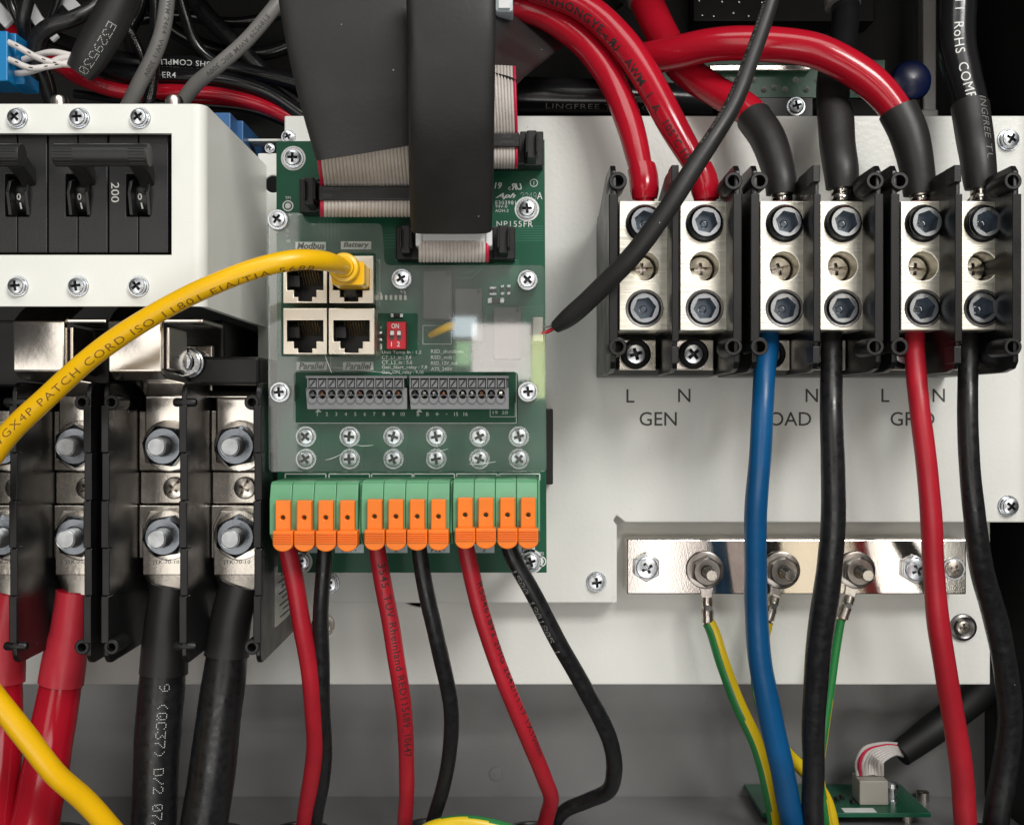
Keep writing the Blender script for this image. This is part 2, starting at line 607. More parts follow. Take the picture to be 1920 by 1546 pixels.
def flat(g, px, py, h, hp, m, parent, rot=0., wp=None, mirror=False, name='lettering', lift=.05):
    v, f, asp = g
    k = K(h)
    sx = (wp / asp * k) if wp else hp * k
    sy = hp * k
    ca, sa = math.cos(rot), math.sin(rot)
    cx, cy = X(px, h), Y(py, h)
    vv = []
    for a, b in v:
        a, b = a * sx * (-1 if mirror else 1), b * sy
        vv.append((cx + a * ca - b * sa, cy + a * sa + b * ca, h + lift))
    ff = [tuple(reversed(q)) for q in f] if mirror else f
    mb = MB().add(vv, ff)
    return mb.build(name, m, parent)
def dense(g):
    bm = bmesh.new()
    vv = [bm.verts.new((a, b, 0)) for a, b in g[0]]
    for q in g[1]:
        try: bm.faces.new([vv[i] for i in q])
        except ValueError: pass
    for c in (-.375, -.25, -.125, 0, .125, .25, .375):
        bmesh.ops.bisect_plane(bm, geom=bm.verts[:] + bm.edges[:] + bm.faces[:], plane_co=(0, c, 0), plane_no=(0, 1, 0))
    bm.verts.index_update()
    r = ([(p.co.x, p.co.y) for p in bm.verts], [tuple(p.index for p in q.verts) for q in bm.faces], g[2])
    bm.free()
    return r
def ontube(g, path, l0, hp_mm, m, parent, ang=0., rev=False, stretch=1., lift=.06, twist=0.):
    if len(g[1][0]) != 4 or hp_mm * 1. > 0: g = dense(g)
    v, f, asp = g
    vv = []
    for a, b in v:
        u = a * hp_mm * stretch
        q = b * hp_mm
        if rev:
            u, q = -u, -q
        p, t, n, r = path.at(l0 + u)
        bb = n.cross(t)
        c = ang + q / r + twist * a * hp_mm * stretch
        vv.append(tuple(p + (n * math.cos(c) + bb * math.sin(c)) * (r + lift)))
    return MB().add(vv, f).build('lettering', m, parent)

# ------------------------------------------------------------------ shared hardware meshes (mm, face at h = 0)
def star_grid(mb, outline, R, dome, h0, depth, floor_k, rings=3):
    n = len(outline)
    v = []
    for k in range(rings + 1):
        t = k / rings
        for (x, y) in outline:
            r = math.hypot(x, y)
            q = r + (R - r) * t
            v.append((x / r * q, y / r * q, h0 + dome * (1 - (q / R) ** 2)))
    f = []
    for k in range(rings):
        for i in range(n):
            j = (i + 1) % n
            f.append((k * n + j, k * n + i, (k + 1) * n + i, (k + 1) * n + j))
    nt = len(f)
    base = len(v)
    for (x, y) in outline:
        v.append((x * floor_k, y * floor_k, h0 + dome - depth))
    for i in range(n):
        j = (i + 1) % n
        f.append((base + j, base + i, i, j))
    f.append(tuple(base + i for i in range(n)))
    mb.add(v, f)
    for q in range(len(mb.m) - len(f) + nt, len(mb.m)):
        mb.m[q] = 1
def cross_outline(w_, L, n=4, slot=None):
    out = []
    for q in range(4):
        a = q * PI / 2
        Lq = slot if (slot and q % 2 == 0) else L
        pts = [(Lq, -w_), (Lq, w_), (w_, w_)]
        # subdivide arcs between corner points for a rounder outer ring
        Lr = L
        seq = [(Lq, -w_), (Lq, 0), (Lq, w_), ((Lq + w_) / 2, w_), (w_, w_), (w_, ((slot if (slot and (q + 1) % 2 == 0) else L) + w_) / 2)]
        for x, y in seq:
            out.append((x * math.cos(a) - y * math.sin(a), x * math.sin(a) + y * math.cos(a)))
    return out
def make_screw(R, H, dome, cw=.17, cl=.62, slot=None, seats=0.):
    mb = MB()
    mb.lathe(0, 0, [(R * .98, 0), (R, H * .3), (R, H * .62), (R * .97, H * .85), (R * .9, H)], 24)
    star_grid(mb, cross_outline(R * cw, R * cl, slot=(R * slot if slot else None)), R * .9, dome, H, H * 1.1 + dome, .45)
    return mb.mesh('screw_head', angle=30)
def make_washer(r0, r1, t, split=False):
    mb = MB()
    mb.lathe(0, 0, [(r1, 0), (r1, t * .7), (r1 - t * .3, t), (r0, t), (r0, 0)], 28)
    return mb.mesh('washer', angle=30)
SCREW = {'pan': make_screw(1., .5, .13), 'slot': make_screw(1., .5, .16, .13, .48, slot=.86), 'flat': make_screw(1., .25, .1, .13, .52)}
WASH = make_washer(.45, 1.28, .16)
WASH2 = make_washer(.45, 1.12, .22)
for m_ in SCREW.values():
    m_.materials.append(MATS['zinc'])
    m_.materials.append(MATS['recess_shade'])
for m_ in (WASH, WASH2):
    m_.materials.append(MATS['zinc'])
SC_DARK = {k: v.copy() for k, v in SCREW.items()}
for m_ in SC_DARK.values():
    m_.materials.clear()
    m_.materials.append(MATS['nickel_dull'])
    m_.materials.append(MATS['recess_shade'])
def screw(parent, px, py, h, rp, kind='pan', washer=True, rot=None, dark=False, lock=False):
    k = K(h)
    R = rp * k
    c = P(px, py, h)
    rot = random.uniform(0, PI / 2) if rot is None else rot
    lift = R * .16 if washer else 0
    if lock: lift = R * .38
    o = link('screw', (SC_DARK if dark else SCREW)[kind], parent, (c[0], c[1], h + lift), rot=rot, scale=R)
    sub = o.parent and o.parent.parent
    if washer and not sub:
        wv = link('washer', WASH, None, c, scale=1.)
        wv.parent = o
        wv.location = w(0, 0, -lift / R)
        if lock:
            w2 = link('washer', WASH2, None, c)
            w2.parent = o
            w2.location = w(0, 0, -.225)
    return o
def hexpoly(cx, cy, r, a0=0.):
    return circ(cx, cy, r, 6, a0)
def stud(parent, x, y, h, rn, rb, hn, hb, m_nut='nut_steel', m_bolt='bolt_zinc', m_w='nickel_dull', a0=.3):
    """hex nut on a threaded bolt with a washer, standing on h"""
    MB().lathe(x, y, [(rn * 1.18, h), (rn * 1.18, h + .9), (rn * 1.1, h + 1.1), (rb, h + 1.1)], 28).build('washer', m_w, parent)
    mb = MB()
    c0 = h + 1.1
    pr = hexpoly(x, y, rn, a0)
    n = 6
    # chamfered hex: body, round top ring, bore
    v = [(p[0], p[1], c0) for p in pr] + [(p[0], p[1], c0 + hn * .86) for p in pr]
    f = [(i, (i + 1) % 6, 6 + (i + 1) % 6, 6 + i) for i in range(6)]
    mb.add(v, f)
    v = [(p[0], p[1], c0 + hn * .86) for p in pr]
    ring = circ(x, y, rn * .80, 24, a0)
    v += [(p[0], p[1], c0 + hn) for p in ring]
    f = []
    for i in range(24):
        a, b = (i // 4) % 6, ((i + 1) // 4) % 6
        if a == b: f.append((a, 6 + (i + 1) % 24, 6 + i)[::1])
        else: f.append((a, b, 6 + (i + 1) % 24, 6 + i))
    mb.add(v, f)
    mb.lathe(x, y, [(rn * .80, c0 + hn), (rb * 1.12, c0 + hn), (rb * 1.0, c0 + hn * .85)], 24)
    mb.build('nut', m_nut, parent, angle=25, fix=False)
    prof = [(rb, h)]
    z = c0 + hn * .7
    while z < h + hb - .9:
        prof += [(rb, z), (rb * .84, z + .42), (rb, z + .84)]
        z += .84
    prof += [(rb, h + hb - .4), (rb * .84, h + hb), (0, h + hb)]
    MB().lathe(x, y, prof, 22).build('bolt', m_bolt, parent, angle=24)

# ================================================================== THE SETTING
def struct(mb, name, m, label=None, **k):
    o = mb.build(name, m, None, kind='structure', **k)
    if label: o['label'] = label
    return o
hB, hL, hBack = -45., -12., -75.
plate_pts = [(533, 217), (1938, 217), (1938, 979), (1172, 979), (1164, 972), (1156, 966), (1150, 976), (1157, 984), (1157, 1130), (483, 1130), (483, 287), (505, 287), (533, 287)]
mb = MB().plate(ppoly(plate_pts, 0), [pcirc(512, 345, 16, 0, 20)], -1.6, 0)
plate_o = struct(mb, 'mounting_plate', 'white_paint', 'white painted steel mounting plate carrying board and terminal blocks', bevel=.5)
# folded edge beside the notch
mb = MB()
e = []
for i in range(7):
    a = PI / 2 * i / 6
    e.append((X(1149, 0) + 1.6 * math.sin(a), -1.6 + 1.7 * math.cos(a)))
prof = e + [(e[-1][0], -11), (e[-1][0] - 1.3, -11), (e[0][0], -1.7)]
mb.prism_y(prof, Y(986, 0), Y(1129, 0))
mb.build('folded_edge', 'white_paint', plate_o)
mb = MB()
lower_pts = [(-90, 960), (1857, 960), (1857, 1283), (-90, 1283)]
mb.plate(ppoly(lower_pts, hL), [pcirc(790, 1083, 54, hL, 40)], hL - 1.6, hL)
lower_o = struct(mb, 'lower_plate', 'white_paint', 'white painted lower plate recessed behind the mounting plate', bevel=.5)
MB().lathe(X(790, hL), Y(1083, hL), [(10.2, hL - 8), (10.2, hL - 3), (0, hL - 3)], 32).build('hole_shade', 'hole_black', lower_o)  # black disc paints the dark inside the plate opening
yf = Y(1492, hB)
mb = MB().box(-230, X(1846, hB), yf, Y(1180, hB), hB - 2, hB)
back_o = struct(mb, 'back_wall', 'grey_metal', 'grey sheet metal back wall of the enclosure')
MB().lathe(X(930, hB), Y(1450, hB), [(2.8, hB), (2.6, hB + .35), (0, hB + .5)], 24).build('embossed_dimple', 'grey_metal', back_o)
# floor of the enclosure with round cable openings
GR = [(X(565, 0), 2, 11.), (X(815, 0), 2, 14.5), (X(1003, 0), 2, 11.), (X(395, 0), 8, 16.), (X(95, 0), 8, 16.), (X(1500, 0), 6, 14.), (X(1840, 0), 6, 13)]
mb = MB()
outer = [(-230, 45), (-230, -(-hB)), (186, hB), (186, 45)]
outer = [(-230, hB), (186, hB), (186, 45), (-230, 45)]
holes = [circ(x, h, r * .92, 28) for x, h, r in GR]
mbp = MB().plate(outer, holes, 0, 2)
# turn the plate into the floor (its plane is x/h)
mbf = MB().add([(x, yf - 2 + z, y) for x, y, z in mbp.v], [tuple(reversed(f)) for f in mbp.f])
floor_o = struct(mbf, 'floor', 'grey_metal', 'grey sheet metal floor of the enclosure with round cable openings')
for x, h, r in GR:
    pr = [(r * .80, yf - 4), (r * .80, yf + 2.2), (r * .86, yf + 3.4), (r * 1.0, yf + 3.4), (r * 1.12, yf + 1.6), (r * 1.14, yf + .02)]
    g = MB().lathe_y(x, h, pr, 36).build('grommet', 'cable_black', floor_o, fix=True)
mb = MB().box(X(1846, hB), X(1846, hB) + 2, yf, 178, -80, 14)
struct(mb, 'side_wall', 'black_liner', 'black inner side wall of the enclosure')
mb = MB().box(-260, 184, Y(1175, hB), 177.9, hBack - 2, hBack)
struct(mb, 'upper_back_wall', 'black_liner', 'black back wall behind the upper wiring')
struct(MB().box(-260, 190, 178, 180, -80, 58), 'ceiling', 'black_liner', 'black inner top of the enclosure')  # unseen top, reaching forward to shade the upper cavity
for (px, py, r, lk) in ((541, 257, 13, False), (506, 278, 9, False), (1890, 263, 20, True), (1118, 1090, 18, True), (1890, 948, 19, True), (617, 1093, 19, True)):
    screw(plate_o, px, py, .01, r * .82, 'pan', True, lock=lk)
o = MB().lathe(X(1805, hL), Y(1175, hL), [(4.9, hL), (4.7, hL + 1.2), (3.9, hL + 1.5), (3.2, hL + 1.1), (0, hL + 1.1)], 32).build('rubber_washer', 'dark_steel', lower_o)
screw(lower_o, 1805, 1175, hL + 1.1, 13, 'pan', False, dark=True)
MB().lathe(X(606, hL), Y(1172, hL), [(4.3, hL), (4.2, hL + .8), (3.7, hL + 1.0), (2.4, hL + .7), (2.4, hL + 1.6), (1.2, hL + 2.3), (0, hL + 2.5)], 28).build('rivet', 'nickel_dull', lower_o)
for t, px, py, hp in (('L', 1182, 742, 25), ('N', 1283, 741, 25), ('GEN', 1234, 785, 26), ('L', 1424, 741, 25), ('N', 1522, 741, 25), ('LOAD', 1473, 785, 26), ('L', 1660, 741, 25), ('N', 1760, 741, 25), ('GRID', 1711, 785, 26)):
    flat(glyphs(t, 0, .004), px, py, 0, hp, 'ink_grey', plate_o)

# ================================================================== BREAKER COVER AND BREAKER
HF = 80.
cover = thing('breaker_cover', 'white painted steel breaker cover with rounded edge and cut-out window', 'breaker cover', (X(150, HF), Y(580, HF), 0))
mb = MB()
mb.plate(ppoly([(-60, 195), (362, 195), (362, 574), (-60, 574)], HF), [ppoly([(-40, 250), (322, 250), (322, 478), (-40, 478)], HF)], HF - 1.8, HF)
r = 3.4
xe = X(362, HF)
arc = [(xe + r * math.sin(a), HF - r + r * math.cos(a)) for a in [PI / 2 * i / 8 for i in range(9)]]
arc2 = [(xe + (r - 1.8) * math.sin(a), HF - r + (r - 1.8) * math.cos(a)) for a in [PI / 2 * i / 8 for i in range(9)]]
mb.prism_y(arc + [(xe + r, .3), (xe + r - 1.8, .3)] + arc2[::-1], Y(195, HF), Y(574, HF))
mb.box(X(-60, HF), xe + r - 2, Y(195, HF) - 1.8, Y(195, HF) - .05, .3, HF - 1.85)
mb.build('shell', 'box_paint', cover, bevel=.0, angle=25)
for px, py in ((33, 222), (149, 222), (263, 222), (34, 537), (147, 537), (260, 537)):
    screw(cover, px, py, HF + .01, 15.5, 'pan', True, lock=True)
# screws on the upper rear of the cover, seen over its top edge
for px in (112, 327):
    x, y, h = P(px, 186, 66)
    MB().lathe_y(x, h, [(2.6, y - 3), (2.6, y - .4), (2.0, y + .7), (0, y + 1.0)], 20).build('screw', 'nickel_dull', cover)

brk = thing('circuit_breaker', 'black multi-pole circuit breaker with toggles marked zero and 200 rating', 'circuit breaker', (X(150, 76), Y(478, 76), 20))
HB = 76.4
for i, c in enumerate((-81, 32.5, 146, 259.5)):
    a0, a1 = c - 55.5, min(c + 55.5, 318)
    pole = MB()
    pole.prism(ppoly([(a0, 246), (c - .7, 246), (c - .7, 326), (c - 23, 326), (c - 23, 406), (c - .7, 406), (c - .7, 474), (a0, 474)], HB), 20, HB)
    pole.prism(ppoly([(c + .7, 246), (a1, 246), (a1, 474), (c + .7, 474), (c + .7, 406), (c + 21, 406), (c + 21, 326), (c + .7, 326)], HB), 20, HB)
    po = pole.build('pole', 'breaker_black', brk, bevel=.25)
    if i == 0: continue
    # slot with curved toggle
    yy0, yy1 = Y(404, HB), Y(322, HB)
    ym, hm, R_ = (yy0 + yy1) / 2, HB - 7.5, (yy1 - yy0) / 2 * 1.02
    pr = [(ym + R_ * math.cos(t), hm - 2.6 + R_ * 1.25 * math.sin(t)) for t in [PI * k / 14 for k in range(15)]]
    tg = MB().prism_x(pr, X(c - 13, HB), X(c + 15, HB)).build('toggle', 'breaker_black', brk, bevel=.2)
    top = hm - 2.6 + R_ * 1.25
    flat(glyphs('0', 0, .02), c + 3, 369, top + .0, 12.5, 'silk_white', tg, wp=8, lift=.12)
    flat(glyphs('I', 0, .0), c + 7, 386, top - .35, 12, 'silk_white', tg, rot=.22, wp=3, lift=.2)
    for sx in (-1, 1):
        MB().prism_x([(Y(404, HB), HB - 4), (Y(404, HB), HB + .4), (ym, HB + 2.2), (Y(340, HB), HB + .6), (Y(328, HB), HB - 4)], X(c + 1 + sx * 17, HB), X(c + 1 + sx * 17, HB) + 1.0).build('slot_cheek', 'breaker_black', brk, bevel=.2)
    # arm from the toggle up to the handle bar
    MB().prism_x([(Y(352, HB), HB - 1), (Y(338, HB), HB + 3), (Y(306, 88), 88), (Y(292, 92), 91), (Y(280, 92), 91), (Y(285, 84), 84), (Y(318, HB), HB - 1)], X(c - 15, 84), X(c + 14, 84)).build('toggle_arm', 'breaker_black', brk, bevel=.5)
def handle(p0, p1):
    pr = [(Y(290, 90) + 3.1 * math.cos(t), 89.3 + 3.1 * math.sin(t)) for t in [2 * PI * k / 32 for k in range(32)]]
    mb = MB().prism_x(pr, X(p0, 90), X(p1, 90))
    for k in range(7):
        a = -.5 + k * .26
        for q0, q1 in ((p0 + 4, p0 + 38), (p1 - 34, p1 - 4)):
            mb.box(X(q0, 90), X(q1, 90), Y(290, 90) - .12 - 3.1 * math.sin(a + .1), Y(290, 90) + .12 - 3.1 * math.sin(a + .1), 89.3, 89.3 + 3.3 * math.cos(a + .1))
    return mb.build('handle_bar', 'breaker_black', brk, bevel=.12)
handle(-120, 40)
handle(102, 279)
flat(glyphs('200', 0, .005), 216, 361, HB, 15, 'silk_white', brk, rot=-PI / 2, wp=37)

# ================================================================== BATTERY TERMINAL BLOCKS (left)
HBAR = 60.
def bx(px):
    return X(px, HBAR)
def barrier(parent, px, ring=None, pin=False, foil=False):
    x = bx(px)
    t = 1.5
    y1, y0 = Y(716, HBAR), Y(1246, HBAR)
    pr = [(y1, 2), (y1, HBAR - 6)] + [(y1 - 4 + 4 * math.cos(a), HBAR - 4 + 4 * math.sin(a)) for a in [PI / 2 * k / 5 for k in range(6)]]
    pr += [(y0 + 4 - 4 * math.sin(a), HBAR - 4 + 4 * math.cos(a)) for a in [PI / 2 * k / 5 for k in range(6)]] + [(y0, 2)]
    mb = MB().prism_x(pr, x - t / 2, x + t / 2)
    # thickened front bead with a stepped outline
    for k in range(5):
        ya = y1 - 7 - k * 14.2
        e_ = .3 * (k % 2)
        mb.prism_x([(ya, HBAR - 3.2), (ya, HBAR + .9), (ya - 14.1, HBAR + .9), (ya - 14.1, HBAR - 3.2)], x - t / 2 - .55 + e_, x + t / 2 + .3 + e_)
    o = mb.build('barrier', 'black_gloss', parent, bevel=.3)
    for py in (754, 1212):
        if ring:
            cx, cy = X(px + ring * 11, HBAR), Y(py, HBAR)
            MB().lathe(cx, cy, [(2.3, HBAR - 9), (2.3, HBAR + .4), (2.0, HBAR + .7), (1.3, HBAR + .7), (1.15, HBAR - 5), (0, HBAR - 5)], 20).build('fixing_eye', 'black_plastic', o)
        if pin:
            cx, cy = X(px, HBAR), Y(py, HBAR)
            mbp = MB().lathe_y(0, 0, [(1.0, -3.4), (1.35, -2.8), (1.35, 2.8), (1.0, 3.4)], 14)
            MB().add([(cx + b, cy + a, HBAR - 1.2 + c) for a, b, c in mbp.v], mbp.f).build('locating_pin', 'black_plastic', o, fix=True)
    return o
def pole_set(parent, p0, p1, k):
    """nickel conductor between the barriers at photo columns p0 and p1"""
    x0, x1 = bx(p0) + .9, bx(p1) - .9
    cx = (x0 + x1) / 2
    H = 33.
    MB().box(x0, x1, Y(882, H), Y(770, H), 8, H).build('upper_pad', 'nickel_dull', parent, bevel=.35)
    MB().box(x0, x1, Y(944, H), Y(885, H), 6, H - 1.4).build('middle_bar', 'nickel_dull', parent, bevel=.35)
    MB().box(x0, x1, Y(1046, H), Y(947, H), 8, H).build('lower_pad', 'nickel_dull', parent, bevel=.35)
    MB().prism_x([(Y(1046, 30), 26), (Y(1120, 20), 10), (Y(1120, 20), 4), (Y(1046, 30), 4)], x0, x1).build('foot', 'black_gloss', parent)
    screw(parent, (cx / K(H)) + CX + 6, 914, H - 1.38, 21, 'slot', False, rot=.5 + .2 * k, dark=True)
    for py, hh in ((835, 36.2), (1002, 36.2)):
        px = cx / K(hh) + CX
        stud(parent, cx, Y(py, hh), hh, 6.9, 3.05, 5.4, 13.4, a0=.2 + .35 * k + (.3 if py > 900 else 0))
    return cx
blkA = thing('terminal_block', 'black battery terminal block carrying the thick red cables', 'terminal block', (bx(25), Y(1246, HBAR), 0), 'battery terminal blocks')
blkB = thing('terminal_block', 'black battery terminal block carrying the thick black cables, foil label on its side', 'terminal block', (bx(345), Y(1246, HBAR), 0), 'battery terminal blocks')
for bk, a, b in ((blkA, -120, 166), (blkB, 199, 486)):
    MB().box(bx(a) + 1, bx(b) - 1, Y(1100, 6), Y(740, 6), -9, 5.5).build('base', 'black_gloss', bk, bevel=.5)
barrier(blkA, -120, pin=True)
barrier(blkA, 27, pin=True)
barrier(blkA, 166, ring=-1)
barrier(blkB, 199, ring=1)
barrier(blkB, 345, pin=True)
bl = barrier(blkB, 484, ring=-1)
cA0 = pole_set(blkA, -120, 27, 0)
cA1 = pole_set(blkA, 27, 166, 1)
cB2 = pole_set(blkB, 199, 345, 2)
cB3 = pole_set(blkB, 345, 484, 3)
# foil label on the outer face of the last barrier
xl = bx(484) + .8
def on_side(pts, x):
    return [(x, y, h) for y, h in pts]
fo = MB().box(xl - .02, xl + .12, Y(1200, HBAR), Y(1080, HBAR), 8, 40).build('foil_label', 'foil_label', bl)
for k in range(9):
    q = MB().box(xl + .13, xl + .17, Y(1090 + k * 12, HBAR) - .5, Y(1090 + k * 12, HBAR), 12 + (k * 7 % 5), 36 - (k * 5 % 9))
    q.build('print_line', 'ink_grey', fo)

# nickel straps coming out from under the breaker cover down to the upper studs
def strap(cx, wmm, label):
    prof = [(Y(560, 60), 52), (Y(590, 66), 64), (Y(604, 68), 68), (Y(694, 68), 68), (Y(703, 66), 64), (Y(710, 50), 46), (Y(728, 40), 38), (Y(742, 35), 34.8), (Y(868, 35), 34.8)]
    t = 1.3
    pts = [Vector(p) for p in prof]
    up, dn = [], []
    for i, p in enumerate(pts):
        a = pts[max(0, i - 1)]
        b = pts[min(len(pts) - 1, i + 1)]
        d = (b - a).normalized()
        n = Vector((-d.y, d.x))
        up.append(tuple(p + n * t))
        dn.append(tuple(p - n * t))
    mb = MB()
    x0, x1 = cx - wmm / 2, cx + wmm / 2
    m_ = len(pts)
    v = [(x0, *q) for q in up] + [(x1, *q) for q in up] + [(x0, *q) for q in dn] + [(x1, *q) for q in dn]
    f = []
    for i in range(m_ - 1):
        f += [(i, i + 1, m_ + i + 1, m_ + i), (2 * m_ + i, 3 * m_ + i, 3 * m_ + i + 1, 2 * m_ + i + 1), (i, 2 * m_ + i, 2 * m_ + i + 1, i + 1), (m_ + i, m_ + i + 1, 3 * m_ + i + 1, 3 * m_ + i)]
    f += [(0, m_, 3 * m_, 2 * m_), (m_ - 1, 3 * m_ - 1, 4 * m_ - 1, 2 * m_ - 1)]
    mb.add(v, f)
    root = thing('busbar_strap', label, 'busbar', (cx, Y(868, 35), 34), 'nickel straps under the breaker cover')
    st = mb.build('strap', 'nickel', root, bevel=.5, fix=True, angle=50)
    # side wing folded off the head of the strap
    MB().box(x1 - .3, x1 + 11.5, Y(607, 68) + .2, Y(607, 68) + 1.7, 44, 67.5).build('wing', 'nickel', root, bevel=.5)
    MB().box(x1 + .2, x1 + 1.3, Y(692, 67), Y(612, 67), 48, 66).build('side_flange', 'nickel', root, bevel=.3)
    return root
strap(cA1, 15.0, 'nickel plated strap running down to the studs of the red cables')
strap(cB2, 15.6, 'nickel plated strap running down to the left stud of the black cables')
# flat tongue on the last pole with its own hold-down bolt
tg = thing('connection_tongue', 'bent nickel tongue with a tall cross-head bolt below the breaker cover', 'busbar', (cB3, Y(868, 35), 34))
wd = 16.
MB().box(cB3 - wd / 2, cB3 + wd / 2, Y(868, 35), Y(745, 36), 33.1, 36.1).build('plate', 'nickel', tg, bevel=.8)
mb = MB().prism_x([(Y(745, 36), 33.2), (Y(745, 36), 36), (Y(733, 36), 35), (Y(725, 34), 28), (Y(725, 34), 12), (Y(731, 34), 12), (Y(734, 36), 27)], cB3 - wd / 2 - 6, cB3 + wd / 2)
mb.build('bend', 'nickel', tg, bevel=.4)
bxp, byp = X(340, 50), Y(678, 50)
MB().box(bxp - 5, bxp + 5, byp - 9, byp + 6, 30, 33).build('bracket', 'nickel_dull', tg, bevel=.4)
MB().lathe(bxp, byp, [(4.6, 33.02), (4.6, 34.2), (3.3, 34.3), (3.3, 41), (4.7, 41.2), (4.7, 42.4), (4.3, 42.6), (4.3, 44.4), (3.9, 44.6), (4.2, 46.2), (3.0, 46.3)], 28).build('bolt_collar', 'zinc', tg)
screw(tg, 340, 678, 46.3, 22, 'pan', False)
# black moulded parts behind, filling the gap under the cover
gapm = thing('insulator_block', 'black moulded insulator under the breaker cover behind the straps', 'insulator', (X(240, 30), Y(735, 30), -10))
MB().pbox(-60, 420, 600, 726, -40, 26).build('body', 'black_gloss', gapm, bevel=1)
MB().pbox(330, 486, 668, 722, 4, 40).build('ledge', 'black_gloss', gapm, bevel=1)
MB().pbox(112, 205, 618, 722, 20, 44).build('rib', 'black_gloss', gapm, bevel=.8)

# ---- thick battery cables with lugs
def lug(parent, cx, k):
    H = 33.1
    w0 = 8.7
    yt, yb = Y(957, 36), Y(1078, 36)
    pl = [(cx - w0 * .72, yt), (cx + w0 * .72, yt), (cx + w0, yt - 5), (cx + w0 * .98, yb), (cx - w0 * .98, yb), (cx - w0, yt - 5)]
    lg = MB().prism(pl, H, 36.1).build('lug', 'nickel_dull', parent, bevel=.35)
    secs = []
    for t in range(7):
        u = t / 6
        y = yb + .1 - u * 6.0
        rx = w0 * .98 + (6.3 - w0 * .98) * u
        rz = 1.5 + 3.6 * u
        hc = 34.6 - 1.8 * u
        secs.append([(cx + rx * math.copysign(abs(math.cos(a)) ** .6, math.cos(a)), y, hc + rz * math.copysign(abs(math.sin(a)) ** .6, math.sin(a))) for a in [2 * PI * q / 20 for q in range(20)]])
    MB().loft([s_[::-1] for s_ in secs][::1]).build('barrel', 'nickel_dull', lg, fix=True)
    g = glyphs('JTK-70-10', .0, .01)
    flat(g, cx / K(36.1) + CX - 6, 1054, 36.1, 9, 'dark_steel', lg, wp=50)
    MB().lathe_y(cx, 32.8, [(4.6, yb - 5.5), (4.6, yb - 7), (0, yb - 7.05)], 18).build('copper_strands', 'copper', lg, fix=True)
def big_cable(label, cx, pts, m, ms, k, ink=None, shrink=((1093, 1262))):
    c36 = cx / K(36) + CX
    root = thing('battery_cable', label, 'cable', (cx, Y(1100, 34), 34), 'thick battery cables')
    lug(root, cx, k)
    path = Path(pts)
    MB().sweep(path, 28).build('jacket', m, root)
    return root, path
rA0, _ = big_cable('thick glossy red battery cable at the picture edge beside another thick red one', cA0, [(cA0 / K(34) + CX, 1110, 34, 27), (12, 1180, 34, 27), (8, 1290, 34, 32), (2, 1420, 33, 36), (-12, 1580, 30, 38)], 'cable_red', 'shrink_red', 0)
rA1, pA1 = big_cable('thick glossy red battery cable passing behind the lower yellow cord', cA1, [(140, 1106, 34, 30), (132, 1170, 34, 33), (114, 1280, 34, 38), (92, 1400, 34, 42), (60, 1580, 30, 45)], 'cable_red', 'shrink_red', 1)
rB2, pB2 = big_cable('thick black battery cable printed with a dotted white date code', cB2, [(cB2 / K(34) + CX, 1100, 34, 30), (308, 1180, 34, 36), (303, 1270, 34, 42), (294, 1420, 33, 42), (284, 1590, 30, 42)], 'cable_black', 'shrink_black', 2)
rB3, pB3 = big_cable('thick plain black battery cable leaning left on its way down', cB3, [(cB3 / K(34) + CX, 1096, 34, 30), (432, 1150, 34, 33), (424, 1240, 34, 39), (405, 1380, 33, 42), (378, 1590, 30, 45)], 'cable_black', 'shrink_black', 3)
def shrink(parent, pts, m, n=28, name='heat_shrink'):
    pa = Path(pts)
    MB().sweep(pa, n).build(name, m, parent)
    return pa
shrink(rA0, [(cA0 / K(34) + CX, 1112, 34, 31), (12, 1170, 34, 31), (9, 1215, 34, 36), (8, 1278, 34, 36.5)], 'shrink_red')
shrink(rA1, [(139, 1108, 34, 33), (134, 1150, 34, 34), (128, 1192, 34, 36), (126, 1204, 34, 38.5), (114, 1280, 34, 41)], 'shrink_red')
shrink(rB2, [(cB2 / K(34) + CX, 1094, 34, 38), (312, 1150, 34, 38.5), (309, 1190, 34, 40), (308, 1205, 34, 42), (305, 1262, 34, 45)], 'shrink_black')
shrink(rB3, [(cB3 / K(34) + CX, 1094, 34, 38), (437, 1150, 34, 38), (429, 1195, 34, 39), (425, 1229, 34, 42.5)], 'shrink_black')
ontube(dots('9 (QC37) D/2 07/03/'), pB2, pB2.near(292, 1430), 3.2, 'silk_white', rB2, ang=.12, stretch=1.03)

# ================================================================== YELLOW PATCH CORD
cord = thing('patch_cord', 'yellow network patch cord plugged into the Battery jack', 'cord', P(655, 507, 67))
pc = Path([(648, 504, 70, 15), (634, 496, 78, 17), (606, 488, 86, 19), (555, 486, 92, 19.5), (480, 501, 95, 19.5), (380, 541, 95, 19.5), (280, 594, 93, 20), (180, 660, 90, 20.5), (85, 748, 86, 21), (0, 836, 82, 21.5), (-80, 960, 78, 22), (-110, 1110, 74, 22), (-60, 1230, 70, 22), (20, 1345, 66, 22), (95, 1440, 62, 21.5), (160, 1500, 56, 21.5), (232, 1580, 48, 21)])
MB().sweep(pc, 24).build('jacket', 'cable_yellow', cord)
mb = MB()
mb.plate(prr(622, 683, 490, 534, 6, 67), [], 54, 67)
plug = mb.build('plug_body', 'cable_yellow', cord, bevel=.6)
MB().lathe(*P(645, 502, 70)[:2], [(4.2, 66.8), (4.4, 67.6), (4.4, 70.4), (4.1, 71.0), (3.2, 71.3), (3.0, 73), (0, 73)], 32).build('boot', 'cable_yellow', plug)
MB().pbox(636, 676, 488, 534, 47, 56).build('plug_tip', 'clear_acrylic', plug)
MB().pbox(644, 668, 534.5, 556, 50, 57).build('latch_tab', 'clear_acrylic', plug, bevel=.3)
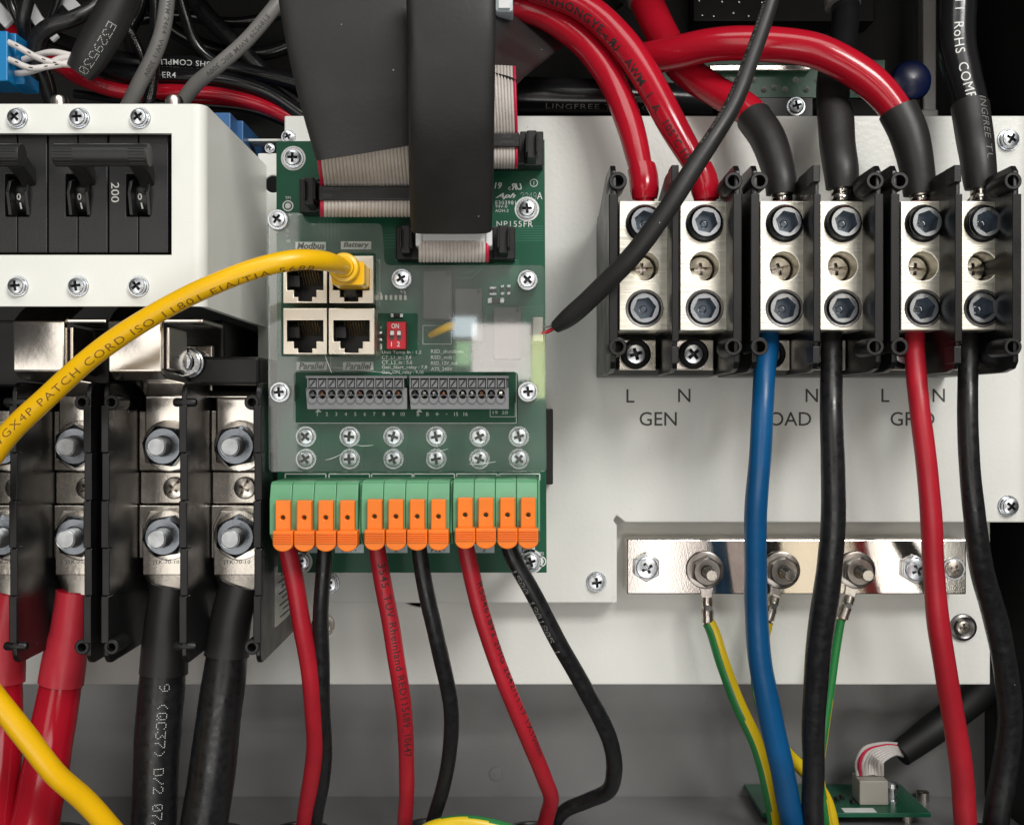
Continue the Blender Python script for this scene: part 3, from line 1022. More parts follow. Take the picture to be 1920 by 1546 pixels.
ontube(glyphs('24AWGX4P PATCH CORD ISO 11801 EIA/TIA 568B', 0, -.008, 1.2), pc, pc.near(228, 626), 2.0, 'ink_brown', cord, ang=.30, rev=True, stretch=1.5, twist=.012)
# ================================================================== CIRCUIT BOARD
HP = 39.
board = thing('circuit_board', 'green control circuit board with jacks, grey terminal strips and orange levers', 'circuit board', P(770, 1073, 0))
mb = MB().plate(ppoly([(518, 265), (1021, 262), (1025, 1073), (521, 1073)], HP), [], HP - 1.6, HP)
mb.build('panel', 'board_green', board)
for px, py in ((550, 297), (988, 392), (995, 1052), (563, 1053)):
    x, y, h = P(px, py, HP)
    MB().lathe(x, y, [(2.6, .02), (2.6, HP - 1.7)], 12).build('standoff', 'nickel_dull', board)
    MB().lathe(x, y, [(3.9, HP + .03), (3.9, HP + .12), (0, HP + .12)], 28).build('ring_pad', 'silk_white', board)
    screw(board, px, py, HP + .15, 15, 'pan', True, rot=.1 + random.uniform(-.2, .5))
# copper runs under the solder mask
mb = MB()
def run(pts, wd=1.1):
    q = [Vector(P(a, b, HP)[:2]) for a, b in pts]
    hw = wd * K(HP) / 2
    for a, b in zip(q, q[1:]):
        d = (b - a).normalized()
        n = Vector((-d.y, d.x)) * hw
        mb.add([(*(a - n), HP + .04), (*(b - n), HP + .04), (*(b + n), HP + .04), (*(a + n), HP + .04)], [(0, 1, 2, 3)])
for k in range(7):
    run([(925, 424 + 4.5 * k), (955 + 4 * k, 424 + 4.5 * k), (1019, 424 + 4.5 * k)])
for k in range(6):
    run([(600 + 7 * k, 405), (600 + 7 * k, 452)])
for k in range(12):
    run([(950 + 2 * k, 700 + 4.6 * k), (1021, 700 + 4.6 * k)])
for k in range(9):
    run([(972, 575 + 5 * k), (1021, 575 + 5 * k)])
for k in range(5):
    run([(720, 440 + 6 * k), (765, 440 + 6 * k)])
for k in range(5):
    run([(958 + 3.4 * k, 486), (958 + 3.4 * k, 570)])
run([(868, 511), (880, 511), (915, 490), (917, 470)], 2)
run([(847, 521), (884, 521), (914, 493)], 2)
mb.build('copper_runs', 'board_trace', board)
# silkscreen line work
mb = MB()
def sline(pts, wd=1.2):
    run(pts, wd)
for x0 in (535, 617, 697, 776, 856, 936):
    run([(x0, 900), (x0, 888), (x0 + 76, 888), (x0 + 76, 900)], 2.2)
run([(553, 697), (553, 793), (968, 793), (968, 697)], 1.2)
for a in ((919, 768), (966, 768), (966, 781), (919, 781)):
    pass
run([(919, 768), (919, 781), (966, 781), (966, 755)], 1.0)
run([(700, 488), (712, 488), (712, 573), (700, 573)], 1.)
run([(708, 585), (712, 618), (716, 612)], 1.)
run([(735, 700), (620, 688), (620, 668)], .9)
run([(793, 610), (793, 645), (846, 645), (846, 610), (793, 610)], 1.0)
run([(925, 318), (965, 318), (972, 310), (1018, 310)], 1.2)
run([(558, 402), (700, 402)], 1.0)
run([(742, 487), (967, 487)], 1.0)
mb.build('silkscreen_lines', 'silk_white', board)
# test points
for px, py in ((540, 386), (1014, 1052)):
    x, y, h = P(px, py, HP)
    MB().lathe(x, y, [(1.75, HP + .02), (1.75, HP + .12), (1.35, HP + .12), (1.35, HP + .02)], 22).build('test_point', 'silk_white', board)
    MB().lathe(x, y, [(.95, HP + .02), (.9, HP + .2), (0, HP + .25)], 18).build('test_pad', 'silk_white', board)
    flat(glyphs('TP1' if px < 900 else 'TP2'), px, py - 15, HP, 5, 'silk_white', board)
flat(glyphs('GND'), 540, 402, HP, 4.5, 'silk_white', board)
flat(glyphs('PE'), 541, 452, HP, 5, 'silk_white', board)
# printed lettering, upper right
def ul_mark(px, py, hp, parent, h, m):
    flat(glyphs('R', .25, .03), px - hp * .32, py, h, hp, m, parent, mirror=True)
    flat(glyphs('U', -.25, .03), px + hp * .36, py, h, hp, m, parent)
    flat(glyphs('c'), px - hp * 1.05, py + hp * .28, h, hp * .5, m, parent)
flat(glyphs('19', .2, .02), 934, 348, HP, 12, 'silk_white', board)
ul_mark(968, 350, 12, board, HP, 'silk_white')
flat(glyphs('1'), 1001, 343, HP, 7, 'silk_white', board)
x, y, h = P(1001, 343, HP)
MB().lathe(x, y, [(1.25, HP + .03), (1.25, HP + .08), (1.05, HP + .08)], 22).build('circle_mark', 'silk_white', board)
flat(glyphs('Aph', .45, .03), 948, 368, HP, 12, 'silk_white', board, wp=38)
flat(dots('2249'), 991, 368, HP, 14, 'silk_white', board, wp=30)
flat(glyphs('A'), 1012, 367, HP, 13, 'silk_white', board, wp=10)
flat(glyphs('E303981', 0, 0, 1.15), 948, 380, HP, 7, 'silk_white', board, wp=38)
flat(glyphs('94V-0', 0, 0, 1.1), 940, 387, HP, 5.5, 'silk_white', board, wp=22)
flat(glyphs('AOH-2', 0, 0, 1.1), 941, 395, HP, 5.5, 'silk_white', board, wp=25)
flat(glyphs('NP155FR', 0, 0, 1.15), 965, 420, HP, 11, 'silk_white', board, wp=68)
for i, t in enumerate(('Unit Temp in : 1,2', 'CT_L1_in : 3,4', 'CT_L2_in : 5,6', 'Gen_Start_relay : 7,8', 'Gen_ON_relay : 9,10')):
    g = glyphs(t, 0, .008)
    wp = (74, 55, 57, 85, 78)[i]
    flat(g, 716 + wp / 2, 661 + 9.3 * i, HP, 8, 'silk_white', board, wp=wp)
for i, t in enumerate(('RSD_shutdown', 'RSD_volt', 'RSD_12V_out', 'ATS_240V')):
    wp = (62, 40, 50, 40)[i]
    flat(glyphs(t, 0, .008), 808 + wp / 2, 659 + 11 * i, HP, 8, 'silk_white', board, wp=wp)
for i in range(10):
    flat(glyphs(str(i + 1), 0, .01), 595 + 17.8 * i, 776, HP, 7, 'silk_white', board)
for i, t in enumerate(('B', 'B', '+', '-', '15', '16')):
    flat(glyphs(t, 0, .01), 784 + 17.8 * i, 776, HP, 7 if t != '-' else 1.2, 'silk_white', board)
flat(glyphs('19  20'), 938, 773, HP, 6, 'silk_white', board, wp=28)
for px in (597, 786):
    x, y, h = P(px, 769, HP)
    MB().add([(x - 1, y - .6, HP + .06), (x + 1, y - .6, HP + .06), (x, y + .6, HP + .06)], [(0, 1, 2)]).build('pin_mark', 'silk_white', board)
for py in (554, 650):
    x, y, h = P(711, py, HP)
    MB().prism(rrect(x - .9, x + .9, y - 1.2, y + 1.2, .8, 5), HP + .02, HP + .1).build('index_mark', 'silk_white', board)
    flat(glyphs('0'), 711, py, HP + .1, 8, 'board_green', board, wp=4)

# ---- shielded network jacks
def jack(px0, px1, py0, py1, plugged=False):
    HJ = 56.
    c = (px0 + px1) / 2
    if plugged: py0 += 0
    op = [(c - 34, py1 - 64), (c + 34, py1 - 64), (c + 34, py1 - 24), (c + 21, py1 - 24), (c + 21, py1 - 11), (c + 13, py1 - 11), (c + 13, py1 - 3), (c - 13, py1 - 3), (c - 13, py1 - 11), (c - 21, py1 - 11), (c - 21, py1 - 24), (c - 34, py1 - 24)]
    mb = MB().plate(ppoly([(px0, py0), (px1, py0), (px1, py1), (px0, py1)], HJ), [ppoly(op, HJ)], HJ - .7, HJ)
    a0, a1, b0, b1 = X(px0, HJ), X(px1, HJ), Y(py0, HJ), Y(py1, HJ)
    mb.box(a0 + .02, a0 + .5, b1 + .02, b0 - .02, HP + .02, HJ - .72)
    mb.box(a1 - .5, a1 - .02, b1 + .02, b0 - .02, HP + .02, HJ - .72)
    mb.box(a0 + .52, a1 - .52, b0 - .5, b0 - .02, HP + .02, HJ - .72)
    mb.box(a0 + .52, a1 - .52, b1 + .02, b1 + .5, HP + .02, HJ - .72)
    j = mb.build('network_jack', 'jack_shield', board, bevel=.12)
    MB().box(a0 + .55, a1 - .55, b1 + .55, b0 - .55, HP + .03, HJ - 11).build('insert', 'black_plastic', j)
    MB().plate(ppoly([(c - 35, py1 - 66), (c + 35, py1 - 66), (c + 35, py1 - 2), (c - 35, py1 - 2)], HJ), [ppoly(op, HJ)], HJ - 8, HJ - .75).build('liner', 'black_plastic', j)
    if not plugged:
        MB().pbox(c - 30, c - 10, py1 - 52, py1 - 30, HJ - 10.9, HJ - 5).build('key_block', 'black_plastic', j, bevel=.2)
        for i in range(8):
            x = X(c - 12 + i * 5.2, HJ - 5)
            MB().prism_x([(Y(py1 - 62, HJ - 5), HJ - 4), (Y(py1 - 38, HJ - 5), HJ - 9.5), (Y(py1 - 36, HJ - 5), HJ - 9.5), (Y(py1 - 60, HJ - 5), HJ - 3.6)], x - .14, x + .14).build('contact', 'gold_pin', j)
    return j
jack(531, 613, 490, 568)
jack(617, 700, 480, 568, True)
jack(531, 613, 578, 664)
jack(616, 702, 578, 664)
for t, px, py, wp in (('Modbus', 583, 461, 52), ('Battery', 668, 460, 48), ('Parallel', 585, 686, 49), ('Parallel', 672, 686, 49)):
    lb = MB().pbox(px - 29, px + 28, py - 7.5, py + 7.5, HP + .02, HP + .12).build('name_label', 'label_white', board)
    flat(glyphs(t, .22, .03), px, py, HP + .12, 12.5, 'label_print', lb, wp=wp)

# ---- dip switch
dip = MB().pbox(725, 761, 603, 654, HP + .02, HP + 5).build('dip_switch', 'dip_red', board, bevel=.2)
flat(glyphs('ON', 0, .01), 741, 611, HP + 5, 9, 'silk_white', dip, wp=14)
flat(glyphs('1'), 734, 645, HP + 5, 9, 'silk_white', dip)
flat(glyphs('2'), 747, 645, HP + 5, 9, 'silk_white', dip)
for px in (735, 748):
    MB().pbox(px - 4, px + 4, 619, 637, HP + 4.9, HP + 5.1).build('slot', 'relay_grey', dip)
    MB().pbox(px - 3.5, px + 3.5, 620, 628, HP + 5.0, HP + 6.2).build('slider', 'silk_white', dip, bevel=.15)
# ---- relays and small surface parts under the clear cover
for px0, px1, py0, py1 in ((793, 847, 507, 598), (853, 904, 541, 640), (925, 977, 576, 672)):
    r_ = MB().pbox(px0, px1, py0, py1, HP + .02, HP + 9).build('relay', 'relay_grey', board, bevel=.25)
    x, y, h = P(px1 - 7, py0 + 6, HP + 9)
    MB().lathe(x, y, [(.55, h + .01), (.5, h + .12), (0, h + .12)], 14).build('vent_dot', 'black_plastic', r_)
for px, py, wd, ht in ((744, 591, 22, 8), (924, 545, 14, 14), (942, 543, 7, 17), (954, 543, 7, 17), (930, 563, 30, 10), (712, 630, 10, 16)):
    c_ = MB().pbox(px - wd / 2, px + wd / 2, py - ht / 2, py + ht / 2, HP + .02, HP + .9).build('chip', 'black_plastic', board, bevel=.1)
    if wd > ht: ends = ((px - wd / 2 - 1, px - wd / 4, py - ht / 2, py + ht / 2), (px + wd / 4, px + wd / 2 + 1, py - ht / 2, py + ht / 2))
    else: ends = ((px - wd / 2, px + wd / 2, py - ht / 2 - 1, py - ht / 4), (px - wd / 2, px + wd / 2, py + ht / 4, py + ht / 2 + 1))
    for e_ in ends:
        MB().pbox(*e_, HP + .01, HP + 1.0).build('solder_end', 'zinc', c_, bevel=.15)
for k in range(9):
    px, py = 872 + (k % 3) * 13, 655 + (k // 3) * 12
    c_ = MB().pbox(px - 4, px + 4, py - 3, py + 3, HP + .02, HP + .8).build('chip', 'relay_grey', board, bevel=.1)
for k in range(6):
    px = 715 + k * 9
    c_ = MB().pbox(px - 2.5, px + 2.5, 553, 562, HP + .02, HP + .8).build('chip', 'solder', board, bevel=.1)
MB().pbox(999, 1018, 594, 640, HP + .02, HP + 7).build('wire_header', 'ivory_plastic', board, bevel=.3)
# orange cable tie loop seen under the cover
pth = Path([(808, 628, HP + 1, 6), (820, 622, HP + 5, 7), (842, 612, HP + 8, 8), (852, 611, HP + 3, 8)])
MB().sweep(pth, 14).build('yellow_capacitor', 'cable_yellow', board)

# ---- grey push-in terminal strips
def strip(px0, px1, first):
    HS = 52.
    n = 10
    pitch = 17.9
    c0 = first
    yb, yt = 766, 705
    holes = [[(X(c0 + i * pitch, HS - 2) + 1.22 * math.cos(t), Y(739, HS - 2) + 1.45 * math.sin(t)) for t in [2 * PI * k / 14 for k in range(14)]] for i in range(n)]
    st = MB().plate(ppoly([(px0, 727), (px1, 727), (px1, 767), (px0 + 3, 767)], HS - 2), holes, HP + 4, HS - 2)
    st.pbox(px0 + 3, px1 - 1, 706, 766, HP + .02, HP + 3.9)
    st.pbox(px0, px1, 704, 709, HP + 4, HS)
    for i in range(n + 1):
        xx = c0 - pitch / 2 + i * pitch
        st.pbox(xx - 1.3, xx + 1.3, 709, 727, HP + 4, HS - .2)
    o = st.build('terminal_strip', 'connector_grey', board, bevel=.12)
    for i in range(n):
        cx = c0 + i * pitch
        MB().pbox(cx - 6.6, cx + 6.6, 711, 726, HP + 4, HS - .9).build('release_button', 'connector_grey', o, bevel=.2)
        b_ = MB()
        x, y = X(cx, HS - .9), Y(718.5, HS - .9)
        d = Vector((.75, 1)).normalized()
        q = Vector((-d.y, d.x)) * .22
        L_ = 1.1
        b_.prism([(x - d.x * L_ - q.x, y - d.y * L_ - q.y), (x + d.x * L_ - q.x, y + d.y * L_ - q.y), (x + d.x * L_ + q.x, y + d.y * L_ + q.y), (x - d.x * L_ + q.x, y - d.y * L_ + q.y)], HS - .95, HS - .86)
        b_.build('slot', 'hole_black', o)
        MB().pbox(cx - 2.6, cx + 2.2, 734, 742, HP + 3.9, HP + 5.5 + .8 * ((i * 7) % 3)).build('contact', ['copper', 'zinc', 'nickel', 'silk_white'][(i * 3 + int(px0)) % 4], o)
        mb_ = MB().lathe(X(cx, HS - 2), Y(747.5, HS - 2), [(1.55, HS - 1.98), (1.5, HS - 1.6), (1.15, HS - 1.98)], 18)
        mb_.build('entry_rim', 'connector_grey', o)
    return o
strip(573, 763, 586)
strip(767, 954, 778)

# ---- broad power pads with their screws
for px in (574, 656, 738, 818, 899, 973):
    MB().prism(prr(px - 28, px + 26, 797, 886, 6, HP), HP + .02, HP + .35).build('power_pad', 'board_green_light', board)
    for py in (818, 860):
        screw(board, px, py, HP + .36, 15.5, 'pan', True, rot=random.uniform(0, 1.5))

# ---- green lever terminals
def lever_block(px0, px1, py0, firsts, dy):
    HG = 63.
    b_ = MB()
    yt, ym, yb = Y(py0, HG - 2), Y(1000 + dy, HG), Y(1020 + dy, HG - 6)
    prof = [(yt, HP + .05), (yt, HG - 3), (yt - .8, HG - 1.6), (Y(937 + dy, HG), HG), (ym, HG), (yb, HG - 6), (yb - .3, HP + .05)]
    n = 4
    wd = (px1 - px0 - 5) / n
    o = None
    for i in range(n):
        a, b = px0 + i * wd, px0 + (i + 1) * wd
        q = MB()
        q.prism_x(prof, X(a, HG) + .06, X(b, HG) - .06)
        if o is None:
            o = q.build('lever_terminal', 'terminal_green', board, bevel=.22)
            MB().prism_x([(yt - .4, HP + .1), (yt - .4, HG - 4), (ym, HG - 1.2), (yb, HG - 7), (yb, HP + .1)], X(px1 - 5, HG) + .06, X(px1, HG)).build('end_plate', 'terminal_green', o, bevel=.22)
        else:
            q.build('cell', 'terminal_green', o, bevel=.22)
    for f in firsts:
        c = f
        H2 = HG + 2.6
        lv = MB()
        lv.plate(ppoly([(c - 14, 937 + dy), (c + 14, 937 + dy), (c + 14, 996 + dy), (c - 14, 996 + dy)], H2), [pcirc(c, 969 + dy, 4.3, H2, 16)], HG - 2, H2)
        y0 = 994 + dy
        tip = [(c - 19, y0), (c + 19, y0), (c + 19, y0 + 24)] + [(c + 19 * math.cos(t), y0 + 24 + 15 * math.sin(t)) for t in [PI * k / 10 for k in range(1, 10)]] + [(c - 19, y0 + 24)]
        lv.prism(ppoly(tip, H2 + 1.5), HG - 1, H2 + 1.5)
        l_ = lv.build('lever', 'lever_orange', o, bevel=.3)
        for k in range(5):
            yy = y0 + 5 + 4.2 * k
            r_ = MB().pbox(c - 17.5, c + 17.5, yy, yy + 2.0, H2 + 1.45, H2 + 1.95)
            # ridges belong to the lever's own grip
            r_.build('grip_ridge', 'lever_orange', o, bevel=.15)
        x, y, h = P(c, 969 + dy, H2)
        MB().lathe(x, y, [(.9, HG - 1.9), (0, HG - 1.9)], 14).build('test_hole', 'hole_black', o)
    return o
lever_block(505, 676, 903, (530, 570, 610.5, 651), 1)
lever_block(677, 848, 901, (702, 742, 782, 822), -1)
lever_block(849, 1013, 899, (872, 911, 951.5, 990.5), -4)
for px0, px1, t in ((556, 596, '1'), (628, 682, 'PV1 -'), (722, 764, '2'), (800, 843, 'PV2 -'), (888, 927, '3'), (972, 1003, 'PV3')):
    lb = MB().pbox(px0, px1, 1018, 1036, HP + .02, HP + .12).build('terminal_label', 'pale_plastic', board)
    flat(glyphs(t, .2, .02), (px0 + px1) / 2, 1030, HP + .12, 9, 'label_print', lb)

# ================================================================== CLEAR COVER
HC = 54.
cl = thing('clear_cover', 'clear acrylic cover screwed over the circuit board', 'cover', P(763, 886, HC))
def fillet(pts, r, n=4):
    out = []
    m = len(pts)
    for i in range(m):
        p0, p1, p2 = Vector(pts[i - 1]), Vector(pts[i]), Vector(pts[(i + 1) % m])
        a, b = (p0 - p1), (p2 - p1)
        rr = min(r, a.length * .45, b.length * .45)
        A, B = p1 + a.normalized() * rr, p1 + b.normalized() * rr
        for k in range(n + 1):
            t = k / n
            out.append(tuple(A * (1 - t) ** 2 + p1 * 2 * t * (1 - t) + B * t * t))
    return out
outline = [(502, 399), (566, 399), (575, 419), (716, 419), (722, 497), (1021, 497), (1025, 884), (504, 884)]
mb = MB().plate(ppoly(fillet(outline, 10), HC), [ppoly(fillet([(527, 474), (705, 474), (705, 668), (527, 668)], 4), HC), ppoly(fillet([(707, 587), (783, 587), (783, 667), (707, 667)], 5), HC), ppoly(fillet([(551, 697), (971, 697), (971, 794), (551, 794)], 6), HC)], HC - 1.5, HC)
mb.build('sheet', 'clear_acrylic', cl, angle=20)
for px, py in ((521, 412), (753, 523), (989, 525), (525, 735), (990, 734)):
    x, y, h = P(px, py, HC)
    MB().lathe(x, y, [(3.3, HP + .1), (3.3, HC - 1.55)], 22).build('clear_spacer', 'clear_acrylic', cl)
    screw(cl, px, py, HC + .02, 15, 'pan', True, rot=random.uniform(0, 1.5))

# ================================================================== RIBBON CABLES
def header(px0, px1, py0, py1, h0, ends):
    """black box header soldered on the board with latch ears"""
    o = MB().pbox(px0, px1, py0, py1, HP + .02, h0).build('ribbon_header', 'black_plastic', board, bevel=.4)
    for (a, b, c, d) in ends:
        MB().pbox(a, b, c, d, HP + .04, h0 - 2).build('header_end', 'black_plastic', o, bevel=.4)
        q = MB()
        m = (a + b) / 2
        q.pbox(m - 9, m + 9, c - 2, c + 50, h0 - 3, h0 + 7)
        q.pbox(m - 12, m - 7, c + 3, c + 40, h0 + 1, h0 + 9)
        q.pbox(m + 7, m + 12, c + 3, c + 40, h0 + 1, h0 + 9)
        q.build('latch', 'black_plastic', o, bevel=.35)
    return o
def ribbon(label, nw, topL, topR, bar, fold_y, h_top, red_left, bar_text, grey_bar=False, bar_mat='black_plastic'):
    """nw wires from the sleeve mouth (two photo points) down through the socket bar, looping back under it"""
    bx0, bx1, by0, by1 = bar
    HR = 56.
    root = thing('ribbon_cable', label, 'ribbon cable', P((bx0 + bx1) / 2, by1, HR - 8), 'grey ribbon cables plugged into the board')
    for i in range(nw):
        u = (i + .5) / nw
        tx, ty = topL[0] + (topR[0] - topL[0]) * u, topL[1] + (topR[1] - topL[1]) * u
        bxm = bx0 + (bx1 - bx0) * u
        wp = (bx1 - bx0) / nw * .53
        pth = Path([(tx + (tx - bxm) * .25, ty - 26, h_top + 1, wp), (tx, ty, h_top, wp), ((tx + bxm) / 2, (ty + by0) / 2, (h_top + HR) / 2 + 2, wp), (bxm, by0 - 4, HR + 1.2, wp), (bxm, by0 + 6, HR, wp)], step=2.2)
        pth2 = Path([(bxm, by1 - 6, HR + 1.4, wp), (bxm, by1 + 2, HR + 1.9, wp), (bxm, (by1 + fold_y) / 2, HR + 1.6, wp), (bxm, fold_y - 4, HR - .6, wp), (bxm, fold_y, HR - 3.2, wp), (bxm, fold_y - 3, HR - 6.4, wp), (bxm, by1 + 4, HR - 7.6, wp)], step=1.2)
        m = 'ribbon_red' if (i == 0) == red_left and i in (0, nw - 1) else 'ribbon_grey'
        MB().sweep(pth, 10).sweep(pth2, 10).build('wire', m, root)
    sk = MB().pbox(bx0 - 3, bx1 + 3, by0, by1, HP + 8, HR + 1.1)
    if grey_bar:
        so = sk.build('socket_bar', bar_mat, root, bevel=.5)
        MB().pbox(bx0 - 6, bx0 + 6, by0 - 2, by1 + 1, HP + 8, HR + 2.2).build('socket_end', bar_mat, so, bevel=.4)
        MB().pbox(bx1 - 6, bx1 + 6, by0 - 2, by1 + 1, HP + 8, HR + 2.2).build('socket_end', bar_mat, so, bevel=.4)
    else:
        so = sk.build('socket_bar', bar_mat, root, bevel=.4)
        MB().pbox(bx0 - 3, bx1 + 3, by0 + 1, by1 - 1, HR + 1.5, HR + 3.6).build('strain_relief', bar_mat, so, bevel=.4)
        for t, px, py, hp in bar_text:
            flat(glyphs(t), px, py, HR + 3.6, hp, 'relay_grey', so)
    return root
header(590, 900, 340, 396, 49, [(561, 598, 334, 398)])
header(770, 925, 424, 486, 49, [(742, 778, 424, 486), (921, 966, 424, 486)])
header(905, 985, 252, 308, 49, [(975, 1019, 246, 310)])
rb1 = ribbon('wide grey ribbon cable with red left edge under the slanted black sleeve', 28, (594, 293), (785, 262), (600, 792, 347, 376), 404, 71, True, [('OMRON', 622, 354, 6), ('XG4', 614, 366, 6)])
rb2 = ribbon('grey ribbon cable in a pale socket with red right edge below the straight black sleeve', 20, (783, 420), (917, 420), (785, 917, 432, 460), 489, 63, False, [], True, 'white_plastic')
rb3 = ribbon('grey ribbon cable with red right edge coming from behind the sleeves', 16, (872, 145), (968, 150), (880, 971, 248, 276), 314, 61, False, [('XG4', 950, 255, 6), ('OMRON', 950, 266, 5)])
def sleeve(parent, secs, m='sleeve_black', name='flat_sleeve', n=28, step=6):
    """flat tube lofted through (left point, right point, half thickness mm)"""
    pl = Path([(*a, 1) for a, b, t in secs], step=step)
    out = []
    # resample each edge with the same number of stations
    def stations(idx, k):
        q = [Vector(P(*s_[idx])) for s_ in secs]
        res = []
        for i in range(len(q) - 1):
            p0 = q[i - 1] if i else q[0] * 2 - q[1]
            p3 = q[i + 2] if i + 2 < len(q) else q[-1] * 2 - q[-2]
            for j in range(k):
                t = j / k
                res.append(.5 * ((2 * q[i]) + (q[i + 1] - p0) * t + (2 * p0 - 5 * q[i] + 4 * q[i + 1] - p3) * t * t + (3 * q[i] - p0 - 3 * q[i + 1] + p3) * t ** 3))
        res.append(q[-1])
        return res
    A, B = stations(0, 6), stations(1, 6)
    th = []
    for i in range(len(secs) - 1):
        th += [secs[i][2] + (secs[i + 1][2] - secs[i][2]) * j / 6 for j in range(6)]
    th.append(secs[-1][2])
    rings = []
    for i, (a, b) in enumerate(zip(A, B)):
        c, e = (a + b) / 2, (b - a) / 2
        nx = A[min(i + 1, len(A) - 1)] + B[min(i + 1, len(A) - 1)] - A[max(0, i - 1)] - B[max(0, i - 1)]
        nrm = nx.cross(e).normalized()
        if nrm.z < 0: nrm = -nrm
        ring = []
        for k in range(n):
            t = 2 * PI * k / n
            cs, sn = math.cos(t), math.sin(t)
            ring.append(tuple(c + e * math.copysign(abs(cs) ** .35, cs) + nrm * th[i] * math.copysign(abs(sn) ** .8, sn)))
        rings.append(ring)
    return MB().loft(rings).build(name, m, parent, fix=True, angle=60)
sleeve(rb1, [((516, -40, 87.0), (775, -40, 87.0), 2.4), ((532, 60, 85.0), (776, 60, 85.0), 2.4), ((556, 170, 80.0), (777, 165, 80.0), 2.2), ((592, 300, 72.5), (779, 269, 72.5), 1.9)])
sleeve(rb2, [((760, -40, 99.0), (930, -40, 99.0), 2.2), ((764, 80, 97.0), (929, 80, 97.0), 2.2), ((765, 220, 89.0), (927, 220, 89.0), 2.2), ((767, 340, 77.0), (925, 340, 77.0), 2.1), ((770, 431, 64.5), (922, 431, 64.5), 2.0)])
sleeve(rb3, [((900, -60, 10), (1170, 10, -30), 1.5), ((872, 40, 34), (1100, 60, -16), 1.5), ((860, 90, 52), (1035, 104, 14), 1.5), ((862, 112, 58), (992, 136, 44), 1.5), ((868, 132, 61), (969, 157, 61), 1.6)], 'sleeve_black')
# ================================================================== AC TERMINAL BLOCKS (right)
HT, HM = 58., 45.
def set_screw_mesh():
    mb = MB()
    hx = []
    for i in range(24):
        a = 2 * PI * i / 24
        d = (a + PI / 6) % (PI / 3) - PI / 6
        hx.append((.70 * math.cos(PI / 6) / math.cos(d) * math.cos(a), .70 * math.cos(PI / 6) / math.cos(d) * math.sin(a)))
    prof = [(1, -1.6)]
    z = -1.6
    while z < -.25:
        prof += [(1, z), (.93, z + .1), (1, z + .2)]
        z += .2
    prof += [(1, -.16), (.86, 0)]
    mb.lathe(0, 0, prof, 32)
    star_grid(mb, hx, .86, 0, 0, .95, .98, 1)
    mb.lathe(0, 0, [(.27, -.949), (.2, -.93), (.12, -.97), (0, -1.0)], 16)  # drill point in the lighter steel, a painted glint on the socket floor
    return mb.mesh('set_screw', angle=28)
SET = set_screw_mesh()
SET.materials.append(MATS['steel_blue'])
SET.materials.append(MATS['socket_shade'])
def ac_barrier(parent, px, rings, side, wpx=17):
    x = X(px, HT)
    t = wpx * K(HT) / 2
    ya, yb = Y(308, HT), Y(697, HT)
    pr = [(ya - 9, 1), (ya - 5, 20), (ya, 40), (ya, HT - 2), (ya - 2, HT), (yb + 3, HT), (yb + 1, HT - 2), (yb, HT - 8), (yb, 1)]
    mb = MB().prism_x(pr, x - t * .62, x + t * .62)
    mb.prism_x([(ya - 9, HT - 4), (ya - 9, HT + .8), (yb + 9, HT + .8), (yb + 9, HT - 4)], x - t, x + t)
    o = mb.build('barrier', 'black_gloss', parent, bevel=.3)
    if rings:
        for py in (340, 650):
            cx, cy = X(px + 8 * side, HT), Y(py, HT)
            MB().lathe(cx, cy, [(2.75, HT - 12), (2.75, HT + .6), (2.5, HT + 1.0), (1.75, HT + 1.0), (1.6, HT - 7), (0, HT - 7)], 24).build('fixing_eye', 'black_plastic', o)
    else:
        for py in (665, 325):
            MB().pbox(px - 7, px + 7, py - 16, py + 16, HT - 6, HT + 1.4).build('latch_pin', 'black_plastic', o, bevel=.25)
    return o
